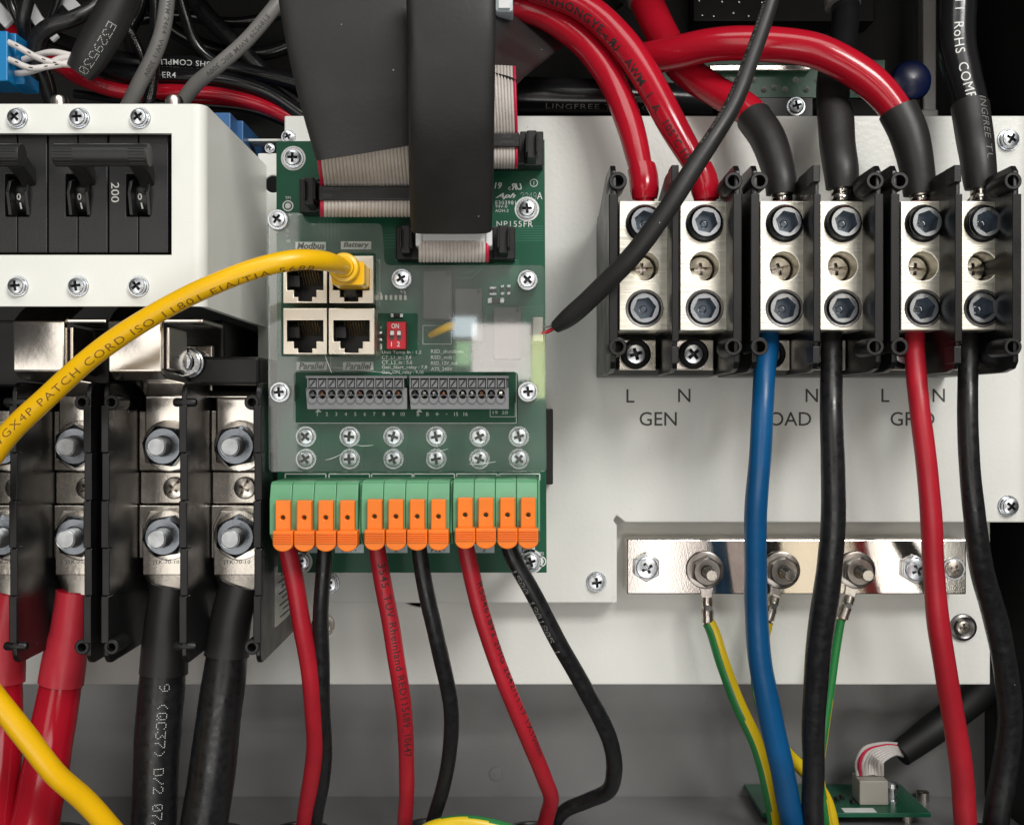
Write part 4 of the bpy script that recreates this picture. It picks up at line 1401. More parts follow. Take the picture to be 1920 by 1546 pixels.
def ac_block(label, b0, b1, b2, m0, m1, tops, name_x):
    root = thing('terminal_block', label, 'terminal block', P((b0 + b2) / 2, 700, 0), 'AC terminal blocks on the white plate')
    x0, x1 = X(b0, HT), X(b2, HT)
    MB().box(x0 - .5, x1 + .5, Y(700, HT) + .6, Y(345, HT), .03, 18).build('base', 'black_gloss', root, bevel=.6)
    # sloped outer flange along the foot
    MB().prism_x([(Y(700, HT) + .45, .05), (Y(700, HT) + .45, 22), (Y(684, HT), 27), (Y(684, HT), .05)], x0 + .8, x1 - .8).build('foot_flange', 'black_gloss', root, bevel=.4)
    ac_barrier(root, b0, True, 1)
    ac_barrier(root, b1, False, 1, 14)
    ac_barrier(root, b2, True, -1)
    for k, (a, b) in enumerate((m0, m1)):
        c = (a + b) / 2
        cs = [(c, 419, 34), (c, 499, 27), (c, 578, 34)]
        mb = MB().plate(ppoly([(a, 377), (b, 377), (b, 619), (a, 619)], HM), [pcirc(px, py, r_, HM, 30) for px, py, r_ in cs], 19, HM)
        bk = mb.build('clamp_body', 'tin_block', root, bevel=.25)
        MB().pbox(a + 3, b - 3, 380, 616, 18.2, 21).build('hole_floor', 'dark_steel', bk)
        # turned rings left by the milling tool round the middle bore
        for py, up in ((419, 3.4), (578, .6)):
            p = P(c, py, HM)
            so = link('set_screw', SET, root, (p[0], p[1], HM + up), rot=random.uniform(0, 1), scale=31.0 * K(HM))
            q = MB().lathe(p[0], p[1], [(5.95, HM + .05), (5.8, HM + .14), (5.2, HM + .05)], 30)
            q.build('thread_rim', 'dark_steel', bk)
        p = P(c, 499, HM - 9)
        pc_ = P(c, 499, HM)
        R_ = 25 * K(HM)
        link('screw', SC_DARK['slot'], root, (pc_[0], pc_[1], HM - 10), rot=random.uniform(-.3, .5), scale=R_)
        # tab with a small screw below the clamp
        xm = pc_[0]
        yy = Y(668, 32)
        MB().box(xm - 6.6, xm + 5.8, Y(693, 32), Y(636, 32), 18.1, 29).build('end_tab', 'nickel_dull', root, bevel=.4)
        MB().lathe(xm - 1.2, yy + .8, [(4.9, 29.02), (4.9, 31.2), (4.3, 31.8), (3.4, 31.2), (3.4, 29.5)], 26).build('screw_collar', 'black_plastic', root)
        so = link('screw', SCREW['pan'], root, (xm - 1.2, yy + .8, 29.5), rot=.3 + k * .4, scale=3.3)
    return root
gen = ac_block('black terminal block above the GEN lettering with two silver clamps', 1150, 1266, 1382, (1161, 1256), (1275, 1367), None, 'GEN')
load = ac_block('black terminal block above the LOAD lettering, blue and black cables below', 1415, 1531, 1647, (1425, 1517), (1537, 1624), None, 'LOAD')
grid = ac_block('black terminal block above the GRID lettering, red and black cables below', 1677, 1796, 1905, (1689, 1774), (1801, 1884), None, 'GRID')

def cable(label, pts, m, group=None, name='cable', n=22, org=None):
    pa = Path(pts)
    mid = pa.p[-1]
    root = thing(name, label, 'cable', tuple(pa.p[-1]) if org is None else org, group)
    MB().sweep(pa, n).build('jacket', m, root)
    return root, pa
G_OUT = 'cables hanging from the AC terminal blocks'
blue, pb = cable('blue power cable hanging from the LOAD terminal block', [(1440, 612, 32, 14), (1441, 640, 34, 19), (1436, 680, 40, 20.5), (1430, 760, 46, 20.5), (1424, 860, 46, 21), (1418, 960, 42, 21), (1417, 1060, 36, 21), (1417, 1140, 32, 21.5), (1425, 1240, 28, 22), (1443, 1340, 24, 22.5), (1465, 1440, 18, 22.5), (1485, 1530, 10, 22), (1492, 1580, 6, 22)], 'cable_blue', G_OUT)
for k in range(5):
    a = k * 1.2
    x, y, h = P(1441, 612, 32)
    MB().sweep(Path([(x + 1.9 * math.cos(a), y + 4.5, h + 1.9 * math.sin(a), .5), (x + 1.9 * math.cos(a), y - 2, h + 1.9 * math.sin(a), .5)], px=False), 8).build('copper_strand', 'copper', blue)
blk1, pk1 = cable('thick black power cable hanging from the LOAD terminal block beside the blue one', [(1560, 612, 32, 19), (1560, 660, 38, 20), (1558, 760, 46, 21), (1561, 860, 48, 22), (1562, 960, 46, 23), (1556, 1060, 42, 24), (1543, 1160, 36, 24.5), (1530, 1260, 30, 23), (1526, 1360, 24, 21.5), (1524, 1460, 16, 20.5), (1526, 1580, 8, 20.5)], 'cable_black', G_OUT)
red1, pr1 = cable('red power cable hanging from the GRID terminal block', [(1716, 612, 32, 18), (1716, 660, 38, 18.5), (1722, 740, 44, 19), (1735, 860, 46, 19.5), (1745, 960, 44, 20), (1750, 1060, 40, 20), (1760, 1160, 36, 20.5), (1776, 1270, 30, 20.5), (1794, 1380, 22, 21), (1807, 1480, 14, 21), (1812, 1580, 8, 21)], 'cable_red_matte', G_OUT)
blk2, pk2 = cable('black power cable from the GRID terminal block, bowing out along the cabinet side', [(1815, 612, 32, 17), (1815, 660, 38, 18), (1814, 740, 44, 18.5), (1816, 860, 46, 19), (1826, 960, 44, 20), (1840, 1060, 38, 22), (1868, 1160, 30, 22.5), (1887, 1260, 24, 22.5), (1893, 1350, 18, 23), (1886, 1440, 12, 24), (1870, 1520, 8, 24), (1862, 1590, 4, 24)], 'cable_black', G_OUT)

# ---- supply cables into the tops of the clamps
G_IN = 'cables entering the AC terminal blocks from above'
r1, pr_1 = cable('red cable with red boot entering the left GEN clamp, lower of two side by side', [(900, 10, 10, 22), (955, 12, 12, 24), (1020, 30, 14, 25), (1090, 78, 17, 26), (1146, 150, 21, 26), (1180, 230, 26, 26), (1197, 300, 30, 23), (1207, 350, 33, 19), (1209, 392, 33, 18)], 'cable_red', G_IN)
shrink(r1, [(1202, 315, 31, 27), (1206, 332, 32, 27.5), (1208, 357, 33, 27), (1209, 373, 33, 23)], 'cable_red', name='boot')
r2, pr_2 = cable('red cable with black AWM printing entering the right GEN clamp', [(900, -60, 18, 26), (1000, -26, 20, 27), (1085, 8, 22, 28), (1155, 66, 25, 29), (1215, 150, 29, 28), (1262, 236, 32, 27), (1302, 308, 34, 23), (1320, 350, 34, 19), (1324, 392, 34, 18)], 'cable_red', G_IN)
shrink(r2, [(1308, 315, 34, 27), (1317, 334, 34, 27.5), (1322, 357, 34, 27), (1324, 373, 34, 23)], 'cable_red', name='boot')
ontube(glyphs('XINHONGYE-', 0, .012, 1.15), pr_2, pr_2.near(1080, 8), 3.2, 'ink_black', r2, ang=-.45, stretch=1.05)
L_ = pr_2.near(1168, 82)
ontube(glyphs('c', 0, .01), pr_2, L_ - 3.4, 1.9, 'ink_black', r2, ang=-.6)
gR = glyphs('R', 0, .02)
ontube(([(-a, b) for a, b in gR[0]], [tuple(reversed(q)) for q in gR[1]], gR[2]), pr_2, L_ - .6, 3.0, 'ink_black', r2, ang=-.5)
ontube(glyphs('U', 0, .02), pr_2, L_ + 1.7, 3.0, 'ink_black', r2, ang=-.5)
ontube(glyphs('AWM', 0, .012, 1.08), pr_2, pr_2.near(1209, 138), 2.9, 'ink_black', r2, ang=-.45)
ontube(glyphs('I', 0, .012), pr_2, pr_2.near(1235, 182), 2.9, 'ink_black', r2, ang=-.45)
ontube(glyphs('A', 0, .012), pr_2, pr_2.near(1247, 203), 2.8, 'ink_black', r2, ang=-.45)
ontube(glyphs('105\u00b0C', 0, .012, 1.1), pr_2, pr_2.near(1269, 249), 2.7, 'ink_black', r2, ang=-.3)
ontube(glyphs('1000V', 0, .012, 1.1), pr_2, pr_2.near(1303, 315), 2.8, 'ink_black', r2, ang=-.3)
r3, pr_3 = cable('thick red cable crossing below another red one into the left LOAD clamp', [(1196, -60, -14, 30), (1210, -5, -10, 31), (1240, 62, -4, 31), (1280, 125, 2, 30), (1345, 172, 10, 29), (1405, 212, 18, 29), (1444, 262, 25, 26), (1460, 320, 31, 18), (1468, 392, 33, 13)], 'cable_red', G_IN)
shrink(r3, [(1412, 222, 19, 33), (1438, 258, 25, 33.5), (1455, 305, 30, 32), (1462, 340, 33, 30), (1464, 364, 33, 29)], 'shrink_black')
shrink(r3, [(1208, -80, -10.5, 33), (1209, -6, -10, 33.5), (1211, 2, -9.7, 33.5)], 'cable_grey', name='end_tube')
r4, pr_4 = cable('thick red cable arching over into the left GRID clamp', [(1040, -70, -22, 28), (1095, 8, -16, 28), (1140, 78, -7, 29), (1182, 112, 2, 30), (1245, 104, 10, 31), (1330, 85, 18, 31), (1430, 82, 24, 32), (1530, 95, 28, 32), (1615, 138, 30, 32), (1672, 195, 31, 30), (1706, 260, 32, 26), (1722, 330, 33, 18), (1727, 392, 33, 13)], 'cable_red', G_IN)
shrink(r4, [(1684, 207, 31, 37), (1703, 250, 32, 36), (1716, 300, 33, 33), (1722, 335, 33, 31), (1725, 364, 33, 29)], 'shrink_black')
b1, pb_1 = cable('black cable in a wide black sleeve entering the right LOAD clamp', [(1580, -60, -10, 26), (1586, 20, -4, 26), (1578, 90, 2, 25), (1567, 170, 12, 24), (1570, 260, 24, 22), (1577, 330, 32, 17), (1578, 392, 33, 13)], 'cable_black_gloss', G_IN)
shrink(b1, [(1568, 118, 8, 32), (1563, 160, 14, 31), (1563, 205, 20, 31), (1565, 210, 21, 33), (1570, 270, 28, 33), (1577, 320, 33, 32), (1578, 353, 33, 29)], 'shrink_black')
shrink(b1, [(1578, -60, -9, 32), (1580, 2, -5, 33), (1581, 10, -4.6, 33)], 'cable_grey', name='end_tube')
b2, pb_2 = cable('black cable with white RoHS printing entering the right GRID clamp', [(1800, -60, 14, 36), (1796, 10, 16, 36), (1795, 80, 18, 35), (1806, 140, 21, 34), (1822, 200, 25, 31), (1832, 280, 30, 26), (1837, 335, 33, 17), (1840, 392, 33, 13)], 'cable_black_gloss', G_IN)
shrink(b2, [(1820, 198, 25, 34.5), (1826, 240, 28, 34), (1832, 290, 32, 33), (1837, 335, 33, 31), (1839, 354, 33, 28)], 'shrink_black')
for rt, px in ((r3, 1466), (b1, 1578), (r4, 1726), (b2, 1840)):
    q = MB()
    x = X(px, 33)
    q.lathe_y(x, 33, [(3.3, Y(378, 33)), (3.5, Y(372, 33)), (3.2, Y(368, 33)), (3.5, Y(364, 33)), (3.4, Y(354, 33)), (3.2, Y(346, 33))], 20)
    q.build('crimp_sleeve', 'nickel', rt, fix=True)
ontube(glyphs('FT1  RoHS  COMPLIANT', 0, .0, 1.1), pb_2, pb_2.near(1803, 120) + 3, 3.0, 'silk_white', b2, ang=.15, stretch=1.1)
ontube(glyphs('LINGFREE TUBE', 0, -.005, 1.05), Path([(1820, 198, 25, 34.7), (1826, 240, 28, 34.2), (1832, 290, 32, 33.2), (1837, 335, 33, 30.2)]), 13, 2.4, 'cable_grey', b2, ang=.75, stretch=1.2)
# ---- thin black control cable slung across the picture
thin, pt = cable('thin black sheathed cable slung diagonally in front of the GEN block to the board edge', [(1462, -60, 66, 14), (1440, 20, 68, 15), (1412, 100, 70, 15.5), (1372, 200, 72, 16.5), (1310, 300, 74, 18), (1246, 398, 74, 18.5), (1180, 485, 68, 19), (1110, 555, 58, 19), (1062, 597, 50, 17), (1042, 612, 47, 12)], 'sleeve_black', None)
MB().sweep(Path([(1048, 608, 47.5, 4), (1034, 618, 46.5, 3.6), (1020, 624, 45.8, 3.6), (1008, 624, 45, 3.6)]), 12).build('red_core', 'cable_red', thin)
MB().sweep(Path([(1048, 606, 47.6, 3), (1030, 612, 46.5, 2.4), (1008, 612, 45, 2.4)]), 10).build('grey_core', 'cable_grey', thin)
ontube(glyphs('LINGFREE TUBE  UL VW-1 125\u00b0C  E329530  CSA', 0, 0, 1.1), pt, pt.near(1392, 150), 1.3, 'cable_grey', thin, ang=-.95, stretch=1.2)

# ================================================================== GROUND BAR
HG0 = 0.
ht = 1.5
gb = thing('ground_bar', 'shiny nickel grounding bar with studs below the terminal blocks', 'ground bar', P(1495, 1115, hL))
MB().pbox(1175, 1812, 1011, 1114, hL + .05, ht).build('bar', 'nickel_bar', gb, bevel=.5)
def hex_screw(parent, px, py, h, rp):
    x, y, _ = P(px, py, h)
    r_ = rp * K(h)
    o = MB().prism(hexpoly(x, y, r_ * 1.12, .5), h + .02, h + 2.6).build('hex_screw', 'zinc', parent, bevel=.3)
    link('cross_recess', SCREW['flat'], o, (x, y, h + 2.62), rot=.5, scale=r_ * .86)
hex_screw(gb, 1211, 1062, ht, 24)
hex_screw(gb, 1713, 1066, ht, 24)
screw(gb, 1788, 1066, ht + .02, 17, 'flat', True, dark=True)
for k, (px, py) in enumerate(((1323, 1069), (1466, 1069), (1607, 1069))):
    x, y, _ = P(px, py, ht + 2)
    stud(gb, x, y, ht + .95, 5.5, 2.1, 3.8, 13.5, 'nut_nickel', 'nickel_dull', 'nut_nickel', .45)
def earth(label, px, py, tip, pts, r_, ph=.46):
    """ring lug under the nut, crimped on a green-yellow wire"""
    x, y, _ = P(px, py, ht)
    path = Path(pts)
    root = thing('earth_wire', label, 'wire', (x, y, ht), 'green-yellow earth wires on the ground bar')
    MB().sweep(path, 24, stripe=lambda a, b: 1 if ((a + ph - b * .10) % 1.0) < .42 else 0).build('jacket', ['earth_green', 'earth_yellow'], root, angle=60)
    tx, ty, th = P(*tip)
    d = Vector((tx - x, ty - y)).normalized()
    n = Vector((-d.y, d.x))
    def q(a, b):
        return (x + d.x * a + n.x * b, y + d.y * a + n.y * b)
    ring = [(x + 5.3 * math.cos(t), y + 5.3 * math.sin(t)) for t in [2 * PI * k / 28 for k in range(28)]]
    base_a = math.atan2(d.y, d.x)
    tong = [(x + 5.3 * math.cos(base_a + t), y + 5.3 * math.sin(base_a + t)) for t in [.6 + (2 * PI - 1.2) * k / 24 for k in range(25)]]
    tong += [q(7.4, -2.0), q(9.6, -1.8), q(9.6, 1.8), q(7.4, 2.0)]
    lg = MB().prism(tong, ht + .05, ht + .9).build('ring_lug', 'nickel', root, bevel=.15)
    L_ = (Vector((tx, ty)) - Vector((x, y))).length
    secs = []
    for u, ra in ((9.0, 1.7), (10.5, 2.1), (L_ * .68, 2.15), (L_ * .72, 1.8), (L_ * .8, 2.25), (L_ * .9, 2.15), (L_, 2.3)):
        f = (u - 9) / max(.1, L_ - 9)
        hc = ht + 1.5 + (th - ht - 1.5) * f
        c = q(u, 0)
        secs.append([(c[0] + n.x * ra * math.cos(t), c[1] + n.y * ra * math.cos(t), hc + ra * math.sin(t)) for t in [2 * PI * k / 16 for k in range(16)]])
    MB().loft(secs).build('crimp', 'nickel_dull', lg, fix=True)
    mid = q(L_ * .72, 0)
    MB().prism([q(L_ * .66, -.9), q(L_ * .76, -.9), q(L_ * .76, .9), q(L_ * .66, .9)], ht + 3.6, ht + 3.9).build('crimp_dent', 'dark_steel', lg)
    for kk in range(4):
        c = q(L_ + .2, -1 + kk * .65)
        MB().sweep(Path([(c[0] - d.x * 1.5, c[1] - d.y * 1.5, th + .4, .42), (c[0] + d.x * 1.2, c[1] + d.y * 1.2, th + .4, .42)], px=False), 6).build('copper_strand', 'copper', lg)
    return root
earth('green-yellow earth wire from the first stud, running behind the blue cable', 1323, 1069, (1327, 1165, 2.5), [(1329, 1166, 2.5, 12), (1336, 1180, 3, 12.5), (1356, 1240, 6, 13), (1386, 1320, 6, 13.5), (1416, 1390, 4, 13.5), (1438, 1460, 2, 13), (1450, 1530, 0, 13), (1452, 1580, -2, 13)], 13)
earth('green-yellow earth wire from the middle stud, mostly hidden by the blue cable', 1466, 1069, (1440, 1160, 2), [(1438, 1164, 2, 11), (1428, 1210, 2, 11.5), (1420, 1280, 2, 12), (1440, 1360, 0, 12), (1475, 1410, -2, 12.5), (1515, 1450, -3, 13), (1548, 1500, -4, 13.5), (1566, 1580, -6, 14)], 12, .3)
earth('green-yellow earth wire from the last stud, beside the thick black cable', 1607, 1069, (1579, 1158, 2.5), [(1577, 1160, 2.5, 8), (1570, 1200, 3, 8.5), (1556, 1290, 4, 9), (1546, 1370, 4, 9), (1537, 1450, 2, 9), (1545, 1520, 0, 12), (1552, 1580, -2, 13)], 11, .62)

# ================================================================== WIRES FROM THE LEVER TERMINALS
G_W = 'wires hanging from the lever terminals'
w1, p1 = cable('plain red wire hanging from the leftmost orange levers', [(533, 1000, 52, 15), (540, 1040, 52, 17.5), (556, 1110, 50, 17.5), (570, 1190, 47, 17.5), (584, 1280, 42, 17.5), (592, 1370, 34, 17.5), (586, 1450, 24, 17), (574, 1520, 12, 16), (570, 1575, 4, 16)], 'cable_red_matte', G_W, 'wire', 20)
w2, p2 = cable('plain black wire next to the leftmost red wire', [(610, 1000, 52, 13), (608, 1040, 52, 14), (604, 1110, 50, 14.5), (602, 1190, 46, 15), (604, 1290, 40, 15), (609, 1380, 32, 14), (606, 1460, 22, 13), (595, 1520, 12, 12.5), (590, 1575, 4, 12)], 'cable_black', G_W, 'wire', 20)
w3, p3_ = cable('red wire with black printed characters between two black wires', [(704, 1000, 52, 14), (710, 1040, 52, 16), (724, 1120, 50, 16.5), (740, 1210, 47, 16.5), (753, 1300, 42, 16), (760, 1390, 34, 15), (762, 1470, 24, 14.5), (760, 1575, 6, 14)], 'cable_red_matte', G_W, 'wire', 20)
w4, p4_ = cable('plain black wire with a gentle bend right of the printed red wire', [(784, 1000, 52, 13.5), (788, 1040, 52, 15), (802, 1120, 50, 15.5), (822, 1210, 46, 15.5), (841, 1290, 40, 15), (847, 1350, 34, 14.5), (843, 1410, 28, 14), (828, 1480, 20, 13.5), (812, 1540, 10, 13), (806, 1580, 4, 13)], 'cable_black', G_W, 'wire', 20)
w5, p5 = cable('red wire slanting right with printing along its edge', [(870, 1000, 52, 14), (876, 1035, 52, 16), (893, 1110, 50, 16.5), (922, 1210, 46, 16.5), (962, 1320, 40, 16), (996, 1400, 34, 15.5), (1022, 1460, 26, 15), (1034, 1495, 18, 15), (1026, 1525, 10, 15), (1010, 1580, 4, 15)], 'cable_red_matte', G_W, 'wire', 20)
w6, p6 = cable('black wire swinging far right and hooking back under the slanting red wire', [(952, 1000, 52, 13), (960, 1034, 52, 15.5), (992, 1100, 50, 16), (1034, 1180, 46, 16), (1080, 1260, 40, 16), (1122, 1340, 34, 16), (1146, 1400, 28, 15.5), (1152, 1445, 22, 15.5), (1140, 1482, 14, 15), (1100, 1500, 8, 14), (1054, 1522, 4, 13.5), (1020, 1580, 0, 13)], 'cable_black', G_W, 'wire', 20)
ontube(glyphs('3545_TUV Rheinland RED115689_10647', 0, .002, 1.1), p3_, p3_.near(742, 1245) , 2.7, 'ink_black', w3, ang=.15, stretch=1.12)
ontube(glyphs('R50461892 2PfG 2642/11.17 1X10mm', 0, .002, 1.1), p5, p5.near(955, 1260), 2.2, 'ink_black', w5, ang=.8, stretch=1.2)
ontube(dots('1500 1901805 1'), p6, p6.near(1010, 1140), 1.9, 'silk_white', w6, ang=-.75, stretch=1.35)
loopw = Path([(760, 1600, 24, 14), (800, 1556, 26, 14), (850, 1543, 27, 14), (905, 1545, 27, 14), (970, 1566, 26, 14), (1000, 1610, 24, 14)])
lw = thing('earth_wire', 'loop of green-yellow earth wire along the cabinet floor between the wires', 'wire', tuple(loopw.p[0]), 'green-yellow earth wires on the ground bar')
MB().sweep(loopw, 24, stripe=lambda a, b: 0 if .0 < ((a + .72 - b * .3) % 1.0) < .38 else 1).build('jacket', ['earth_green', 'earth_yellow'], lw, angle=60)

# ================================================================== SMALL BOARD, LOWER RIGHT
hs = -26.
sb = thing('sensor_board', 'small green board lying on the cabinet floor with a white connector', 'circuit board', (X(1560, hs), Y(1532, hs), hs))
yb_ = Y(1516, -16)
MB().box(X(1425, -16), X(1738, -16), yb_ - 1.6, yb_, -44, -12).build('panel', 'board_green', sb, bevel=.15)
for px, hh in ((1460, -36), (1730, -40), (1700, -18)):
    MB().lathe_y(X(px, hh), hh, [(2.4, yf + .02), (2.4, yb_ - 1.65)], 14).build('standoff', 'nickel_dull', sb)
xj = X(1632, -24)
MB().box(xj - 5.2, xj + 5.4, yb_ + .02, yb_ + 9, -30, -20).build('connector', 'ivory_plastic', sb, bevel=.4)
MB().box(X(1580, -15), X(1640, -15), yb_ + .02, yb_ + .1, -17, -12.6).build('print_label', 'label_white', sb)
for k in range(5):
    MB().box(X(1545 + 12 * k, -24), X(1551 + 12 * k, -24), yb_ + .02, yb_ + 1.2, -30 + (k * 5 % 7), -27 + (k * 5 % 7)).build('chip', 'black_plastic', sb)
MB().lathe_y(X(1673, -22), -22, [(2.5, yb_ + .02), (2.5, yb_ + 1.5), (1.6, yb_ + 1.5), (1.6, yb_ + 6), (2.3, yb_ + 6.1), (2.0, yb_ + 7.6), (0, yb_ + 7.8)], 18).build('screw', 'zinc', sb)
hn = thing('wire_harness', 'bundle of thin white wires arching out of a black sleeve to the small board', 'wires', (xj, yb_ + 9, -25))
for k in range(9):
    u = k / 8
    px0 = 1608 + 46 * u
    MB().sweep(Path([(px0, 1452, -25, 3.4), (px0 - 2 + 2 * u, 1428 + 4 * u, -24 + 2 * math.sin(k), 3.4), (1620 + 34 * u, 1402 + 26 * u, -22, 3.4), (1655 + 22 * u, 1393 + 20 * u, -24, 3.4), (1690 + 8 * u, 1394 + 22 * u, -28, 3.4), (1712 + 6 * u, 1388 + 20 * u, -32, 3.2)]), 10).build('wire', 'ribbon_red' if k == 1 else 'cable_white', hn)
MB().sweep(Path([(1688, 1412, -28, 24), (1730, 1380, -31, 27), (1790, 1335, -34, 29), (1850, 1285, -36, 31), (1900, 1230, -38, 31)]), 20).build('sleeve', 'black_liner', hn)

# ================================================================== WIRING IN THE UPPER CAVITY
# right: power board, varistor, post, sleeved bundle
pw = thing('power_board', 'green power board with solder joints in the shade above the terminal blocks', 'circuit board', P(1420, 186, -40))
MB().pbox(1195, 1660, 112, 184, -46, -44).build('panel', 'board_green', pw, bevel=.2)
MB().pbox(1330, 1520, 121, 132, -44, -40).build('busbar', 'nickel', pw, bevel=.4)
random.seed(11)
for k in range(22):
    px = 1205 + k * 20.5 + random.uniform(-4, 4)
    py = random.choice((150, 164, 168, 172))
    x, y, h = P(px, py, -43.9)
    MB().lathe(x, y, [(1.3, -43.9), (1.0, -43.2), (.35, -42.2), (0, -41.6)], 10).build('solder_joint', 'solder', pw)
MB().pbox(1300, 1640, -60, 40, -74, -60).build('heatsink_block', 'black_liner', pw, bevel=.5)
for k in range(10):
    x, y, h = P(1305 + 17 * k + random.uniform(-9, 9), 14 + random.uniform(-12, 18), -59.9)
    MB().lathe(x, y, [(.7, h), (.5, h + .8), (0, h + 1)], 8).build('pin', 'zinc', pw)
br = thing('board_bracket', 'black bracket with one screw under the power board', 'bracket', P(1470, 215, -40))
MB().pbox(1420, 1525, 182, 222, -46, -36).build('block', 'black_plastic', br, bevel=.4)
screw(br, 1492, 200, -35.98, 14, 'pan', True)
vr = thing('varistor', 'dark blue disc varistor behind the arching red cable', 'varistor', P(1710, 195, -40))
x, y, h = P(1708, 152, -34)
mbv = MB().lathe(0, 0, [(0, -3.2), (5, -2.9), (7.2, -1.8), (7.8, 0), (7.2, 1.8), (5, 2.9), (0, 3.2)], 28)
MB().add([(x + a, y + b, h + c) for a, b, c in mbv.v], mbv.f).build('disc', 'varistor_blue', vr)
for dx in (-3, 3):
    MB().sweep(Path([(x + dx, y - 6.5, h, .45), (x + dx, y - 14, h - 4, .45)], px=False), 8).build('lead', 'zinc', vr)
ps = thing('support_post', 'slim grey support post in the shade behind the printed black cable', 'post', P(1742, 217, -50))
MB().pbox(1731, 1756, -60, 222, -56, -50).build('post', 'cable_grey', ps, bevel=.6)
MB().pbox(1727, 1760, 205, 222, -57, -49).build('foot', 'cable_grey', ps, bevel=.6)
tb, ptb = cable('broad black sleeved bundle lying behind the top edge of the white plate', [(760, 190, -22, 36), (900, 182, -22, 37), (1050, 184, -22, 36), (1200, 186, -22, 34), (1330, 192, -26, 30)], 'cable_black_gloss', None, 'sleeved_bundle', 26)
ontube(glyphs('LINGFREE TUBE C', 0, -.005, 1.1), ptb, ptb.near(1118, 200), 1.9, 'cable_grey', tb, ang=-.42, stretch=1.6)
tie = thing('cable_tie', 'pale plastic cable tie head on the red cable beside the black sleeve', 'cable tie', P(945, 10, 22))
MB().pbox(929, 962, -30, 22, 14, 27).build('head', 'pale_plastic', tie, bevel=1.0, seg=3)
MB().pbox(934, 957, -30, 16, 27, 28).build('lock_slot', 'white_plastic', tie, bevel=.3)

# left: bundle over the breaker cover
G_L = 'wires bundled above the breaker cover'
def lwire(label, pts, m, n=16, txt=None, ink='silk_white', where=None, hp=2., ang=0., rev=False, st=1.1, dot=False):
    o, pa = cable(label, pts, m, G_L, 'wire', n)
    if txt:
        ontube(dots(txt) if dot else glyphs(txt, 0, .004, 1.08), pa, pa.near(*where), hp, ink, o, ang=ang, rev=rev, stretch=st)
    return o, pa
lwire('light grey cable curving straight down behind the breaker cover', [(318, -60, 10, 15), (312, 10, 12, 15), (304, 60, 12, 15), (286, 110, 10, 15), (262, 155, 6, 15), (238, 200, 0, 15)], 'cable_grey', 18, 'AWM 2464  VW-1 300V', 'ink_grey', (300, 70), 1.6, .2)
lwire('light grey cable slanting down from the slanted black sleeve', [(545, -30, 10, 14), (512, 18, 12, 14), (462, 74, 12, 14), (408, 122, 10, 14), (368, 158, 4, 14), (344, 190, -2, 14)], 'cable_grey', 18, 'E189529 AWM 80C 300V', 'ink_grey', (450, 85), 1.6, 0)
lwire('thick red wire swooping behind both grey cables', [(20, 60, -20, 15), (90, 110, -16, 15), (150, 148, -14, 14.5), (230, 172, -14, 14), (320, 172, -14, 13.5), (420, 178, -14, 13), (500, 200, -14, 13), (580, 240, -16, 13)], 'cable_red', 18, 'STYLE', 'ink_black', (190, 162), 1.8, .1)
lwire('second red wire half hidden under the first', [(150, 115, -26, 12), (230, 152, -22, 11), (320, 182, -22, 10), (430, 188, -24, 10), (560, 216, -26, 10)], 'cable_red', 14)
lwire('black wire printed COMPLIANT running sideways', [(60, 60, -24, 16), (180, 104, -20, 17), (260, 118, -18, 17), (340, 120, -18, 16), (430, 126, -18, 15), (520, 146, -20, 14), (600, 170, -22, 14)], 'cable_black_gloss', 18, 'RoHS COMPLIANT', 'silk_white', (340, 119), 2.0, .15, True)
lwire('black wire printed ER4 running below the COMPLIANT wire', [(150, 120, -20, 14), (240, 140, -14, 15), (330, 142, -13, 15), (420, 148, -13, 14), (500, 172, -13, 13), (590, 232, -14, 13)], 'cable_black_gloss', 18, 'ER4', 'silk_white', (318, 139), 2.0, 0)
lwire('black wire crossing steeply from the top toward the sleeve', [(330, -60, -30, 17), (380, 20, -28, 17), (440, 80, -26, 16), (500, 140, -26, 15), (570, 200, -28, 15)], 'cable_black', 18)
lwire('thin black wire dropping beside the straight grey cable', [(290, -50, 2, 11), (292, 20, 2, 11), (290, 90, 0, 11), (286, 150, -2, 11), (276, 200, -4, 11)], 'cable_black', 16, 'E329530', 'silk_white', (287, 165), 1.4, 0, dot=True)
lwire('thin black wire fanning out under the printed shrink tube', [(215, 20, -10, 8), (245, 60, -10, 8), (262, 95, -10, 8), (280, 140, -12, 8)], 'cable_black_gloss', 14, 'COMPLIANT', 'cable_grey', (252, 72), 1.3, 0)
lwire('black wire curling over the white straps at the corner', [(70, -60, 16, 13), (52, 0, 16, 13), (44, 40, 14, 13), (56, 90, 8, 12), (80, 150, 2, 11), (95, 200, -4, 11)], 'cable_black', 16)
lwire('black wire arching from the corner to the top', [(66, 120, 12, 15), (72, 72, 16, 16), (95, 50, 18, 16), (140, 34, 18, 15), (180, 8, 16, 14), (215, -50, 14, 14)], 'cable_black', 16)
